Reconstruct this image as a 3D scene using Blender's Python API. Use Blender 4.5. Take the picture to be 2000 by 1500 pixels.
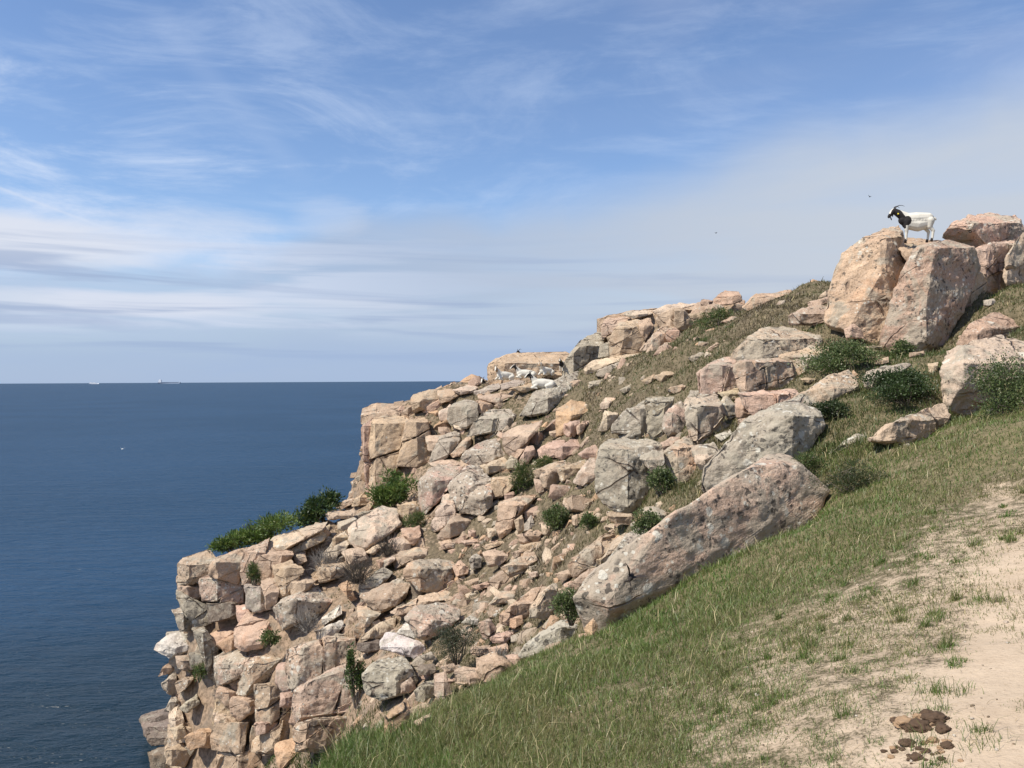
import bpy, bmesh, math, random
import numpy as np
from mathutils import Vector, Matrix
from mathutils.bvhtree import BVHTree
random.seed(7); rng = np.random.default_rng(11)
PI = math.pi
for o in list(bpy.data.objects): bpy.data.objects.remove(o)
scene = bpy.context.scene
COL = scene.collection

# ------------------------------------------------------------------ camera
CAM_Z = 20.0            # eye height over the sea
FPX = 1600.0            # focal length in pixels of the 2000 px wide photograph
HOR = 743.5
ROLL = math.radians(0.30)
camd = bpy.data.cameras.new('camera'); cam = bpy.data.objects.new('camera', camd); COL.objects.link(cam)
camd.sensor_width = 36.0; camd.lens = 36.0 * FPX / 2000.0
camd.clip_start = 0.1; camd.clip_end = 120000
PITCH = math.atan((750 - HOR) / FPX)
cam.location = (0, 0, CAM_Z)
CM = Matrix.Rotation(PI / 2 - PITCH, 4, 'X') @ Matrix.Rotation(-ROLL, 4, 'Z')
cam.rotation_euler = CM.to_euler()
scene.camera = cam
CB = np.array(CM.to_3x3())
CAM = np.array([0, 0, CAM_Z])

# ------------------------------------------------------------------ sun, sky, exposure
SUN_DIR = Vector((-0.76, -0.36, 1.12)).normalized()      # towards the sun: high, left and a little behind
sl = bpy.data.lights.new('sun', 'SUN'); so = bpy.data.objects.new('sun', sl); COL.objects.link(so)
sl.energy = 5.0; sl.angle = math.radians(0.55); sl.color = (1.0, 0.93, 0.82)
so.rotation_euler = SUN_DIR.to_track_quat('Z', 'Y').to_euler()
scene.view_settings.view_transform = 'Standard'; scene.view_settings.look = 'None'
scene.view_settings.exposure = 0.25; scene.view_settings.gamma = 1.0
scene.cycles.max_bounces = 6; scene.cycles.diffuse_bounces = 3; scene.cycles.transparent_max_bounces = 4
scene.cycles.use_denoising = True

class NT:
    """tiny helper for node graphs"""
    def __init__(s, tree): s.t = tree; s.n = tree.nodes; s.l = tree.links; s.n.clear()
    def new(s, typ, ins=None, **kw):
        nd = s.n.new(typ)
        for k, v in kw.items(): setattr(nd, k, v)
        for k, v in (ins or {}).items(): s.put(nd.inputs[k], v)
        return nd
    def put(s, sock, v):
        if isinstance(v, bpy.types.NodeSocket): s.l.new(v, sock)
        else: sock.default_value = v
    def m(s, op, a, b=0.0, c=0.0, clamp=False):
        nd = s.n.new('ShaderNodeMath'); nd.operation = op; nd.use_clamp = clamp
        s.put(nd.inputs[0], a); s.put(nd.inputs[1], b); s.put(nd.inputs[2], c); return nd.outputs[0]
    def v(s, op, a, b=(0, 0, 0)):
        nd = s.n.new('ShaderNodeVectorMath'); nd.operation = op
        s.put(nd.inputs[0], a); s.put(nd.inputs[1], b); return nd.outputs[0]
    def mix(s, f, a, b, blend='MIX'):
        nd = s.n.new('ShaderNodeMix'); nd.data_type = 'RGBA'; nd.blend_type = blend; nd.clamp_factor = True
        s.put(nd.inputs[0], f); s.put(nd.inputs[6], a if not isinstance(a, tuple) else (*a[:3], 1)); s.put(nd.inputs[7], b if not isinstance(b, tuple) else (*b[:3], 1)); return nd.outputs[2]
    def noise(s, vec, scale, detail=4, rough=.55, dist=0.0):
        nd = s.new('ShaderNodeTexNoise', {'Scale': scale, 'Detail': detail, 'Roughness': rough, 'Distortion': dist})
        if vec is not None: s.l.new(vec, nd.inputs['Vector'])
        return nd.outputs['Fac']
    def vor(s, vec, scale, feature='F1', rnd=1.0):
        nd = s.new('ShaderNodeTexVoronoi', feature=feature); nd.inputs['Scale'].default_value = scale; nd.inputs['Randomness'].default_value = rnd
        s.l.new(vec, nd.inputs['Vector']); return nd
    def ss(s, x, lo, hi, a=0.0, b=1.0):
        nd = s.n.new('ShaderNodeMapRange'); nd.interpolation_type = 'SMOOTHSTEP'; nd.clamp = True
        s.put(nd.inputs[0], x); s.put(nd.inputs[1], lo); s.put(nd.inputs[2], hi); s.put(nd.inputs[3], a); s.put(nd.inputs[4], b); return nd.outputs[0]
    def ramp(s, x, stops, interp='LINEAR'):
        nd = s.n.new('ShaderNodeValToRGB'); cr = nd.color_ramp; cr.interpolation = interp
        while len(cr.elements) < len(stops): cr.elements.new(0.5)
        for e, (p, c) in zip(cr.elements, stops):
            e.position = p; e.color = (*c, 1) if isinstance(c, tuple) else (c, c, c, 1)
        s.put(nd.inputs[0], x); return nd.outputs[0]

world = bpy.data.worlds.new('World'); scene.world = world; world.use_nodes = True
w = NT(world.node_tree)
sky = w.new('ShaderNodeTexSky', sky_type='NISHITA', sun_disc=False)
sky.sun_elevation = math.asin(SUN_DIR.z); sky.sun_rotation = math.atan2(SUN_DIR.x, SUN_DIR.y)
sky.altitude = 20; sky.air_density = 1.0; sky.dust_density = 0.3; sky.ozone_density = 1.5
dirv = w.new('ShaderNodeTexCoord').outputs['Generated']
sp = w.new('ShaderNodeSeparateXYZ', {0: dirv})
az = w.m('ARCTAN2', sp.outputs[0], sp.outputs[1])                  # radians, 0 = straight ahead, + = right
el = w.m('MULTIPLY', w.m('ARCSINE', sp.outputs[2]), 180 / PI)      # degrees
azd = w.m('MULTIPLY', az, 180 / PI)
cmb = w.new('ShaderNodeCombineXYZ', {0: azd, 1: el, 2: 0.0}).outputs[0]   # a sky chart in degrees
def chart(sx, sy, rot=0.0, off=(0, 0, 0)):
    mp = w.new('ShaderNodeMapping', {'Vector': cmb}); mp.inputs['Rotation'].default_value = (0, 0, rot)
    mp.inputs['Scale'].default_value = (sx, sy, 1); mp.inputs['Location'].default_value = off
    return mp.outputs[0]
SKY = 0.115; S10 = .86 / SKY
def rad(r, g, b): return (r * S10, g * S10, b * S10)
base = w.mix(1.0, sky.outputs[0], (.93, 1.0, 1.14), 'MULTIPLY')
# thin high cirrus, brushed
n1 = w.noise(chart(.055, .16, math.radians(14)), 1.0, 10, .66, .7)
n2 = w.noise(chart(.10, .55, math.radians(-8), (7, 3, 0)), 1.0, 9, .62, .4)
leftw = w.ss(azd, 2.0, -26.0)
lefte = w.ss(el, 26, 12)
cir = w.m('MULTIPLY', w.ss(n1, .44, .74), w.m('ADD', .26, w.m('MULTIPLY', w.m('MULTIPLY', leftw, lefte), .85)))
base = w.mix(cir, base, rad(.62, .73, .93))
cir2 = w.m('MULTIPLY', w.ss(n2, .48, .72), w.ss(el, 3, 14, .30, .16))
base = w.mix(cir2, base, rad(.60, .72, .92))
# lilac veil in the upper right
n3 = w.noise(chart(.05, .13, math.radians(-12), (3, 9, 0)), 1.0, 4, .5, .4)
veil = w.m('MULTIPLY', w.m('MULTIPLY', w.ss(azd, -8, 30), w.ss(el, 14, 24)), w.ss(n3, .30, .66))
base = w.mix(w.m('MULTIPLY', veil, .62), base, rad(.40, .475, .68))
# bright layered cloud low on the left
n4 = w.noise(chart(.055, .62, math.radians(2), (1, 4, 0)), 1.0, 5, .55, .5)
low = w.m('MULTIPLY', w.ss(n4, .40, .62), w.m('MULTIPLY', w.ss(azd, 6, -24), w.m('MULTIPLY', w.ss(el, 11.5, 8.0), w.ss(el, 2.2, 4.2))))
# fog bank: everything below a wavy edge that climbs to the right
wob = w.m('MULTIPLY', w.m('SUBTRACT', w.noise(chart(.085, .02), 1.0, 3, .5), .5), 5.0)
edge = w.ramp(w.m('DIVIDE', w.m('ADD', azd, 45.0), 90.0, clamp=True), [(0.0, .30), (.20, .36), (.31, .42), (.38, .54), (.50, .60), (.62, .70), (.74, .80), (1.0, .92)])
edge = w.m('ADD', w.m('MULTIPLY', edge, 20.0), wob)
bank = w.ss(w.m('SUBTRACT', edge, el), w.ss(azd, -10, 14, -.7, -2.0), w.ss(azd, -10, 14, 1.5, 3.2))
n6 = w.noise(chart(.045, .22, math.radians(-6), (5, 1, 0)), 1.0, 5, .55, .6)
soft = w.m('MULTIPLY', w.ss(azd, -32, 4, .60, .98), w.ss(n6, .25, .60, .80, 1.0))
base = w.mix(w.m('MULTIPLY', bank, soft), base, w.mix(w.ss(azd, -18, 26), rad(.40, .495, .665), rad(.56, .615, .70)))
base = w.mix(w.m('MULTIPLY', low, .85), base, rad(.66, .72, .86))
# white cumulus streets far left, one small puff, two old vapour trails
def blob_sky(a0, e0, ra, re, nz=.9, sc=(.10, .5)):
    da = w.m('DIVIDE', w.m('SUBTRACT', azd, a0), ra); de = w.m('DIVIDE', w.m('SUBTRACT', el, e0), re)
    d2 = w.m('ADD', w.m('MULTIPLY', da, da), w.m('MULTIPLY', de, de)); nn = w.noise(chart(*sc, 0.0, (a0, e0, 0)), 1.0, 5, .6, .5)
    return w.ss(w.m('ADD', d2, w.m('MULTIPLY', w.m('SUBTRACT', nn, .5), nz * 2)), 1.15, .0)
for (a0, e0, ra, re, k, nz) in ((-31, 8.5, 10, 1.7, .95, .8), (-26, 5.0, 13, .9, .65, .8), (-21, 10.2, 7, 1.3, .40, .9), (-12.4, 11.0, 3.0, 1.5, .26, 1.3), (-9, 5.3, 7, .5, .35, .8)):
    base = w.mix(w.m('MULTIPLY', blob_sky(a0, e0, ra, re, nz), k), base, rad(.72, .76, .86))
def trail(a0, e0, a1, e1, wd, k):
    L = math.hypot(a1 - a0, e1 - e0); ux, uy = (a1 - a0) / L, (e1 - e0) / L
    x = w.m('SUBTRACT', azd, a0); y = w.m('SUBTRACT', el, e0); al = w.m('ADD', w.m('MULTIPLY', x, ux), w.m('MULTIPLY', y, uy)); ac = w.m('ABSOLUTE', w.m('SUBTRACT', w.m('MULTIPLY', x, uy), w.m('MULTIPLY', y, ux)))
    return w.m('MULTIPLY', w.m('MULTIPLY', w.ss(ac, wd, 0), w.m('MULTIPLY', w.ss(al, -2, 1), w.ss(al, L, L - 4))), k)
base = w.mix(trail(-38, 13.4, -22, 8.2, .16, .45), base, rad(.66, .74, .90))
base = w.mix(trail(-23, 22, -13, 12.4, 1.3, .11), base, rad(.60, .70, .90))
# grey wave bands low over the sea
n5 = w.noise(chart(.04, .75, math.radians(1.5), (11, 2, 0)), 1.0, 4, .5, .7)
bands = w.m('MULTIPLY', w.ss(n5, .47, .66), w.m('MULTIPLY', w.ss(el, 10.5, 7), w.ss(azd, 20, -12, .25, .75)))
base = w.mix(bands, base, rad(.34, .435, .63))
base = w.mix(w.ss(el, 4.2, 1.4, 0, .80), base, rad(.375, .49, .70))
bg = w.new('ShaderNodeBackground', {'Color': base, 'Strength': SKY})
w.l.new(bg.outputs[0], w.new('ShaderNodeOutputWorld').inputs[0])

# ------------------------------------------------------------------ maths helpers
def ray(px, py):
    c = np.stack([(np.asarray(px, float) - 1000) / FPX, -(np.asarray(py, float) - 750) / FPX, -np.ones_like(np.asarray(px, float))], -1)
    return c @ CB.T
def unproj(px, py, Y):
    r = ray(px, py); return CAM + r * (np.asarray(Y, float) / r[..., 1])[..., None]
def proj(P):
    c = (np.asarray(P) - CAM) @ CB
    d = np.maximum(-c[..., 2], 1e-3)
    return 1000 + FPX * c[..., 0] / d, 750 - FPX * c[..., 1] / d
def _hash(i, j, k, s):
    n = (i * 73856093) ^ (j * 19349663) ^ (k * 83492791) ^ (s * 2654435761 & 0x7fffffff)
    n = (n ^ (n >> 13)) * 1274126177 & 0x7fffffff
    n = (n ^ (n >> 15)) * 668265263 & 0x7fffffff
    return ((n ^ (n >> 11)) & 0xffff) / 65535.0
def vnoise(P, s=0):
    f = np.floor(P); t = P - f; t = t * t * (3 - 2 * t); f = f.astype(np.int64)
    r = 0
    for a in (0, 1):
        for b in (0, 1):
            for c in (0, 1):
                wt = (t[:, 0] if a else 1 - t[:, 0]) * (t[:, 1] if b else 1 - t[:, 1]) * (t[:, 2] if c else 1 - t[:, 2])
                r = r + wt * _hash(f[:, 0] + a, f[:, 1] + b, f[:, 2] + c, s)
    return r * 2 - 1
def fbm(P, o=4, s=0, gain=.5):
    r = 0; a = 1.0
    for k in range(o): r = r + a * vnoise(P * 2.03 ** k + 17.3 * k, s + k); a *= gain
    return r
def mk_mesh(name, V, F, smooth=True, col=None):
    V = np.ascontiguousarray(V, np.float32); F = np.ascontiguousarray(F, np.int32)
    me = bpy.data.meshes.new(name); k = F.shape[1]
    me.vertices.add(len(V)); me.vertices.foreach_set('co', V.ravel())
    me.loops.add(F.size); me.loops.foreach_set('vertex_index', F.ravel())
    me.polygons.add(len(F)); me.polygons.foreach_set('loop_start', np.arange(0, F.size, k, dtype=np.int32))
    me.polygons.foreach_set('use_smooth', np.full(len(F), smooth))
    if col is not None:
        at = me.attributes.new('tint', 'FLOAT_COLOR', 'POINT')
        c = np.ones((len(V), 4), np.float32); c[:, :col.shape[1]] = col; at.data.foreach_set('color', c.ravel())
    me.update(calc_edges=True); return me
def link(name, me, mat=None, parent=None):
    o = bpy.data.objects.new(name, me); COL.objects.link(o)
    if mat is not None: me.materials.append(mat)
    if parent is not None: o.parent = parent
    return o
def tag(o, label, cat, group=None):
    o['label'] = label; o['category'] = cat
    if group: o['group'] = group
    return o
def at_base(o, P):
    """move the origin of a mesh object to P (its base)"""
    P = Vector(P); o.data.transform(Matrix.Translation(-P)); o.location = P; return o
def empty(name, loc=(0, 0, 0), rz=0.0):
    o = bpy.data.objects.new(name, None); COL.objects.link(o); o.location = loc; o.rotation_euler = (0, 0, rz); o.empty_display_size = .2; return o
ICO = {}
for lv in range(1, 7):
    bm = bmesh.new(); bmesh.ops.create_icosphere(bm, subdivisions=lv, radius=1)
    ICO[lv] = (np.array([v.co[:] for v in bm.verts]), np.array([[v.index for v in f.verts] for f in bm.faces])); bm.free()
def vnormals(V, F):
    n = np.cross(V[F[:, 1]] - V[F[:, 0]], V[F[:, 2]] - V[F[:, 0]])
    N = np.zeros_like(V)
    for k in range(3): np.add.at(N, F[:, k], n)
    return N / np.maximum(np.linalg.norm(N, axis=1, keepdims=True), 1e-9)

# ------------------------------------------------------------------ materials
def mat_new(name):
    m = bpy.data.materials.new(name); m.use_nodes = True; return m, NT(m.node_tree)
def finish(t, color, rough=.9, bump=None, bstr=.5, bdist=.02, spec=.2, extra=None):
    b = t.new('ShaderNodeBsdfPrincipled', {'Roughness': rough}); b.inputs['Specular IOR Level'].default_value = spec
    t.put(b.inputs['Base Color'], color if not isinstance(color, tuple) else (*color[:3], 1))
    if bump is not None:
        bp = t.new('ShaderNodeBump', {'Height': bump, 'Strength': bstr, 'Distance': bdist}); t.l.new(bp.outputs[0], b.inputs['Normal'])
    t.l.new(b.outputs[0], t.new('ShaderNodeOutputMaterial').inputs[0]); return b
def granite(name, attr=False, warm=True):
    m, t = mat_new(name)
    pos = t.new('ShaderNodeNewGeometry').outputs['Position']
    if attr:
        a = t.new('ShaderNodeAttribute', attribute_name='tint'); tint = a.outputs['Color']; lich = a.outputs['Alpha']; rnd = .5
    else:
        a = t.new('ShaderNodeObjectInfo'); tint = a.outputs['Color']; lich = a.outputs['Alpha']; rnd = a.outputs['Random']
    p = t.v('ADD', pos, t.new('ShaderNodeCombineXYZ', {0: t.m('MULTIPLY', rnd, 37.0), 1: 0.0, 2: t.m('MULTIPLY', rnd, 11.0)}).outputs[0])
    big = t.noise(p, .9, 5, .6, .5); mid = t.noise(p, 4.5, 6, .65, .3); fine = t.noise(p, 26, 4, .7)
    c = t.mix(t.ss(big, .35, .68), tint, t.mix(1.0, tint, (.80, .80, .82), 'MULTIPLY'))
    # iron stained and bleached zones
    c = t.mix(t.m('MULTIPLY', t.ss(t.noise(t.v('ADD', p, (5, 9, 2)), 1.4, 4, .6, .6), .55, .75), .4), c, t.mix(1.0, c, (1.10, .84, .68), 'MULTIPLY'))
    c = t.mix(t.m('MULTIPLY', t.ss(mid, .5, .75), .45), c, t.mix(.55, c, (.62, .55, .46)))
    # mineral grain
    c = t.mix(t.m('MULTIPLY', t.ss(fine, .50, .66), .75), c, t.mix(1.0, c, (.55, .52, .5), 'MULTIPLY'))
    c = t.mix(t.m('MULTIPLY', t.ss(fine, .46, .28), .4), c, t.mix(.5, c, (.72, .62, .54)))
    # grey crustose lichen in sheets, black and white lichen rosettes
    gl = t.ss(t.m('ADD', t.noise(t.v('ADD', p, (31, 3, 8)), 1.1, 6, .65, .8), t.m('MULTIPLY', t.m('SUBTRACT', lich, .5), .34)), .52, .63)
    c = t.mix(t.m('MULTIPLY', gl, .72), c, t.mix(mid, (.28, .245, .185), (.45, .405, .315)))
    zone = t.m('ADD', t.noise(t.v('ADD', p, (2, 41, 8)), 1.6, 3, .5), t.m('MULTIPLY', t.m('SUBTRACT', lich, .5), .36))
    def rosettes(scale, warp, off, keep):
        nz = t.new('ShaderNodeTexNoise', {'Vector': p, 'Scale': scale * 1.7, 'Detail': 3.0}).outputs['Color']
        vo = t.vor(t.v('ADD', t.v('ADD', p, off), t.v('MULTIPLY', nz, (warp,) * 3)), scale); sc = t.new('ShaderNodeSeparateColor', {0: vo.outputs['Color']})
        rr = t.m('MULTIPLY_ADD', sc.outputs[0], .34, .10)
        return t.m('MULTIPLY', t.ss(t.m('SUBTRACT', vo.outputs['Distance'], rr), .03, -.05), t.m('GREATER_THAN', sc.outputs[1], keep))
    blk = t.m('MAXIMUM', rosettes(7.0, .14, (0, 0, 0), .35), rosettes(15.0, .07, (3, 1, 7), .45))
    c = t.mix(t.m('MULTIPLY', t.m('MULTIPLY', blk, t.ss(zone, .52, .62)), .8), c, (.065, .058, .05))
    wht = t.m('MAXIMUM', rosettes(5.0, .12, (9, 2, 4), .55), rosettes(12.0, .06, (1, 8, 3), .5))
    zone2 = t.m('ADD', t.noise(t.v('ADD', p, (22, 1, 18)), 1.3, 3, .5), t.m('MULTIPLY', t.m('SUBTRACT', lich, .5), .36))
    c = t.mix(t.m('MULTIPLY', t.m('MULTIPLY', wht, t.ss(zone2, .53, .63)), .75), c, (.60, .57, .48))
    # dark seepage streaks down steep faces
    stv = t.new('ShaderNodeMapping', {'Vector': p}); stv.inputs['Scale'].default_value = (2.6, 2.6, .30)
    geo_n = t.new('ShaderNodeSeparateXYZ', {0: t.new('ShaderNodeNewGeometry').outputs['True Normal']}).outputs[2]
    stk = t.m('MULTIPLY', t.ss(t.noise(stv.outputs[0], 1.0, 5, .6, .2), .53, .70), t.ss(geo_n, .65, .2))
    c = t.mix(t.m('MULTIPLY', stk, .6), c, t.mix(1.0, c, (.42, .40, .38), 'MULTIPLY'))
    # cracks
    pw = t.v('ADD', p, t.v('MULTIPLY', t.new('ShaderNodeTexNoise', {'Vector': p, 'Scale': 1.6, 'Detail': 3.0}).outputs['Color'], (.16, .16, .16)))
    pj = t.new('ShaderNodeMapping', {'Vector': pw}); pj.inputs['Rotation'].default_value = (.3, .42, .5); pj.inputs['Scale'].default_value = (.55, .8, 1.25)
    ve = t.vor(pj.outputs[0], .95, 'DISTANCE_TO_EDGE', .75).outputs['Distance']
    crk = t.m('MULTIPLY', t.ss(ve, .020, .004), t.ss(t.noise(p, .9, 2), .50, .60))
    c = t.mix(t.m('MULTIPLY', crk, .6), c, (.07, .04, .032))
    h = t.m('ADD', t.m('MULTIPLY', mid, .9), t.m('MULTIPLY', fine, .28))
    h = t.m('ADD', h, t.m('MULTIPLY', t.noise(p, 11, 5, .7), .5))
    h = t.m('SUBTRACT', h, t.m('MULTIPLY', crk, 1.2))
    finish(t, c, .93, h, .85, .07, .15); return m
M_GRAN = granite('granite'); M_RUB = granite('granite_rubble', True)

def mat_ground():
    m, t = mat_new('hill_soil')
    pos = t.new('ShaderNodeNewGeometry').outputs['Position']
    a = t.new('ShaderNodeAttribute', attribute_name='tint'); s = t.new('ShaderNodeSeparateColor', {0: a.outputs['Color']})
    sand, rocky, green = s.outputs[0], s.outputs[1], s.outputs[2]
    n1 = t.noise(pos, 1.3, 6, .6, .3); n2 = t.noise(pos, 7, 6, .65); n3 = t.noise(pos, 45, 4, .7)
    sandc = t.mix(t.ss(n1, .35, .7), (.50, .395, .285), (.42, .325, .23)); sandc = t.mix(t.m('MULTIPLY', t.ss(n3, .5, .75), .5), sandc, (.27, .19, .125))
    sandc = t.mix(t.m('MULTIPLY', t.ss(n2, .55, .75), .35), sandc, (.62, .50, .36))
    soil = t.mix(t.ss(n2, .35, .65), (.085, .066, .045), (.17, .135, .09)); soil = t.mix(t.m('MULTIPLY', t.ss(n3, .5, .7), .5), soil, (.27, .22, .14))
    grn = t.mix(t.ss(n2, .35, .65), (.095, .095, .04), (.20, .165, .09)); grn = t.mix(t.m('MULTIPLY', t.ss(n3, .45, .65), .6), grn, (.26, .20, .12))
    rock = t.mix(t.ss(n2, .35, .65), (.17, .125, .085), (.36, .26, .18)); rock = t.mix(t.m('MULTIPLY', t.ss(n1, .5, .7), .6), rock, (.20, .175, .14))
    c = t.mix(t.m('ADD', green, t.m('MULTIPLY', t.m('SUBTRACT', n1, .5), .6), clamp=True), soil, grn)
    c = t.mix(t.ss(t.m('ADD', rocky, t.m('MULTIPLY', t.m('SUBTRACT', n2, .5), .8)), .4, .6), c, rock)
    c = t.mix(t.ss(t.m('ADD', sand, t.m('ADD', t.m('MULTIPLY', t.m('SUBTRACT', n2, .5), .9), t.m('MULTIPLY', t.m('SUBTRACT', n3, .5), .9))), .30, .62), c, sandc)
    h = t.m('ADD', t.m('ADD', t.m('MULTIPLY', n2, 1.0), t.m('MULTIPLY', n3, .35)), t.m('MULTIPLY', t.ss(t.vor(pos, 3.4).outputs['Distance'], .5, .1), -.5))
    finish(t, c, .95, h, .55, .05, .1); return m
M_GROUND = mat_ground()
def mat_leaf(name, trans=.35):
    m, t = mat_new(name)
    a = t.new('ShaderNodeAttribute', attribute_name='tint')
    d = t.new('ShaderNodeBsdfDiffuse', {'Color': a.outputs['Color']}); tr = t.new('ShaderNodeBsdfTranslucent', {'Color': a.outputs['Color']})
    mx = t.new('ShaderNodeMixShader', {0: trans, 1: d.outputs[0], 2: tr.outputs[0]})
    gl = t.new('ShaderNodeBsdfGlossy', {'Roughness': .5, 'Color': (1, 1, 1, 1)}); mg = t.new('ShaderNodeMixShader', {0: .03, 1: mx.outputs[0], 2: gl.outputs[0]})
    t.l.new(mg.outputs[0], t.new('ShaderNodeOutputMaterial').inputs[0]); return m
M_LEAF = mat_leaf('leaf', .3); M_GRASS = mat_leaf('grass_blade', .35)
def plain(name, c, rough=.8, var=.25, scale=20.0, spec=.2):
    m, t = mat_new(name); pos = t.new('ShaderNodeTexCoord').outputs['Object']
    n = t.noise(pos, scale, 4, .6)
    finish(t, t.mix(n, tuple(x * (1 - var) for x in c), tuple(min(1, x * (1 + var)) for x in c)), rough, n, .3, .01, spec); return m
M_TWIG = plain('twig_bark', (.17, .14, .115)); M_WHITE = plain('goat_white_coat', (.62, .585, .50), .95, .16, 9); M_BLACK = plain('goat_black_coat', (.022, .019, .018), .75, .3, 30)
M_HORN = plain('horn', (.06, .055, .05), .5); M_HOOF = plain('hoof', (.05, .04, .035), .6); M_TAG = plain('yellow_tag', (.75, .62, .06), .5, .05)
M_TAN = plain('goat_tan_coat', (.30, .20, .12), .9)

# ------------------------------------------------------------------ hillside height field
# distances of points of the slope (column, row, metres ahead), fitted by a thin plate
CP = """1950,1490,3.2 1600,1490,3.7 1300,1490,4.3 1000,1490,5.2 800,1490,6.2 620,1495,7.5 1950,1200,5.2 1990,1000,8 1990,850,11 1700,1300,4.9 1400,1300,6.2
1200,1300,7.6 1100,1290,8.6 1000,1340,8.2 900,1390,7.8 780,1430,7.8 1180,1225,10.3 1300,1150,10.8 1400,1090,11.2 1570,1020,11.8 1600,970,12.5 1650,900,13.8
1750,870,13.8 1850,830,13 1950,830,11.5 1700,1000,9.5 1850,1000,7.8 1500,1150,8.5 1700,1130,7 1850,1130,6.2
1250,1060,14.5 1100,1200,14.5 1050,1270,13.5 950,1300,15 860,1390,14.5 760,1440,16 680,1450,18.5 600,1480,22 1000,1200,18 1000,1100,22 1000,1000,26.5 1000,900,30.5
1000,830,33.5 1000,770,36 960,755,37.5 1060,745,36.5 1200,1150,14.5 1150,1060,18.5 1220,1000,18.5 1100,900,28 1150,850,28 1150,780,31.5 1300,800,25 1250,712,30 1200,710,33
1120,735,35.5 1300,940,17.5 1300,860,21 1400,800,21 1400,760,23 1480,880,15.5 1560,830,15.5 1600,780,17.5 1700,770,16.5 1800,760,16 1500,700,23 1400,680,27 1350,655,30.5
1450,600,31 1600,590,27 1560,640,25 1650,680,21.5 1750,690,20.5 1850,680,20 1950,630,19.5 1980,560,22 1900,600,22 1430,612,34 1300,650,36 1200,680,36.5 1110,725,38
960,742,40 1600,572,28.5 1700,560,28 1850,520,27 2000,500,26 720,812,38.5 800,802,38 860,782,37.5 760,980,35.5 830,900,35 850,960,33.5 700,985,36.5 900,820,36
900,900,32 900,1000,29 900,1100,25.5 900,1200,21 900,1280,17.5 800,1050,29.5 800,1150,25.5 800,1250,21.5 800,1350,18 700,1100,28.5 700,1200,25.5 700,1300,22 700,1400,19.5
650,1000,33.5 550,1042,32 450,1078,31 375,1105,30.3 600,1110,29.5 600,1200,27 600,1290,24.5 600,1380,23.5 480,1150,29 480,1250,27.3 480,1350,26.3 480,1480,25.5
380,1180,29.3 380,1300,28.5 380,1420,27.8 400,1495,27.2 350,1250,30 355,1400,29"""
cp = np.array([[float(q) for q in s.split(',')] for s in CP.split()])
PW = [unproj(cp[:, 0], cp[:, 1], cp[:, 2])]
PW.append(np.array([(-16, 28, -24), (-15.5, 24, -24), (-17, 33, -24), (-15, 37, -24), (-12.5, 41, -24), (-10, 46, -24), (-10.5, 36, -15), (-11.5, 33.5, -13), (-13, 31.8, -12), (-9.5, 40, -14), (-5, 46, -8),
    (-6.5, 21.5, -13), (-9, 22.5, -17), (-12, 24.5, -19), (-4.5, 18, -11.5), (-3.6, 13, -9), (-3.6, 9.5, -7), (-4, 6, -7), (-5, 2, -7), (-8, 16, -19), (-8, 8, -15), (-10, 0, -17), (-14, 14, -24), (-16, 4, -24),
    (0, 0, -1.72), (2, 0, -1.5), (4, 2, -1.35), (-1.6, 1, -2.5), (-2.2, 4, -3.6), (-4, -4, -5), (2, -5, -1.5), (7, -4, -1),
    (0, 45, -2), (5, 43, 1), (10, 41, 2.2), (16, 37, 3.6), (21, 32, 4.6), (15, 46, 1), (26, 29, 5), (30, 20, 4), (20, 15, 2.2), (12, 8, .2), (8, 3, -.9), (16, 20, 2.2), (20, 0, 1), (34, 8, 3), (34, 40, 4), (0, 55, -8), (20, 56, -2)], float) + [0, 0, CAM_Z])
PW = np.vstack(PW)
def tps_fit(xy, z, lam):
    d = np.linalg.norm(xy[:, None] - xy[None], axis=2); K = np.where(d > 0, d * d * np.log(np.maximum(d, 1e-9)), 0)
    n = len(xy); A = np.zeros((n + 3, n + 3)); A[:n, :n] = K + lam * np.eye(n); P = np.c_[np.ones(n), xy]; A[:n, n:] = P; A[n:, :n] = P.T
    return np.linalg.solve(A, np.r_[z, 0, 0, 0])
def tps_eval(xy, c, w_):
    out = np.empty(len(xy))
    for i in range(0, len(xy), 40000):
        q = xy[i:i + 40000]; d2 = ((q[:, None] - c[None]) ** 2).sum(2)
        out[i:i + 40000] = (.5 * d2 * np.log(np.maximum(d2, 1e-12))) @ w_[:-3] + w_[-3] + q @ w_[-2:]
    return out
TW = tps_fit(PW[:, :2], PW[:, 2], 1.0)
GX0, GX1, GY0, GY1, GS = -19.0, 34.0, -6.0, 56.0, 0.16
gx = np.arange(GX0, GX1, GS); gy = np.arange(GY0, GY1, GS)
GXX, GYY = np.meshgrid(gx, gy)
GXY = np.c_[GXX.ravel(), GYY.ravel()]
GZ = tps_eval(GXY, PW[:, :2], TW)
GZ = np.clip(GZ, -6, 30)
dist = np.hypot(GXY[:, 0], GXY[:, 1])
amp = np.interp(dist, [3, 10, 25], [.03, .10, .28])
GZ += amp * fbm(np.c_[GXY * .55, np.zeros(len(GXY))], 4, 5)
GZ += .012 * fbm(np.c_[GXY * 3.2, np.zeros(len(GXY))], 3, 9)
GZ = GZ.reshape(len(gy), len(gx))
def ter(x, y):
    fx = np.clip((np.asarray(x) - GX0) / GS, 0, len(gx) - 1.001); fy = np.clip((np.asarray(y) - GY0) / GS, 0, len(gy) - 1.001)
    i = fx.astype(int); j = fy.astype(int); a = fx - i; b = fy - j
    return (GZ[j, i] * (1 - a) + GZ[j, i + 1] * a) * (1 - b) + (GZ[j + 1, i] * (1 - a) + GZ[j + 1, i + 1] * a) * b
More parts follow.
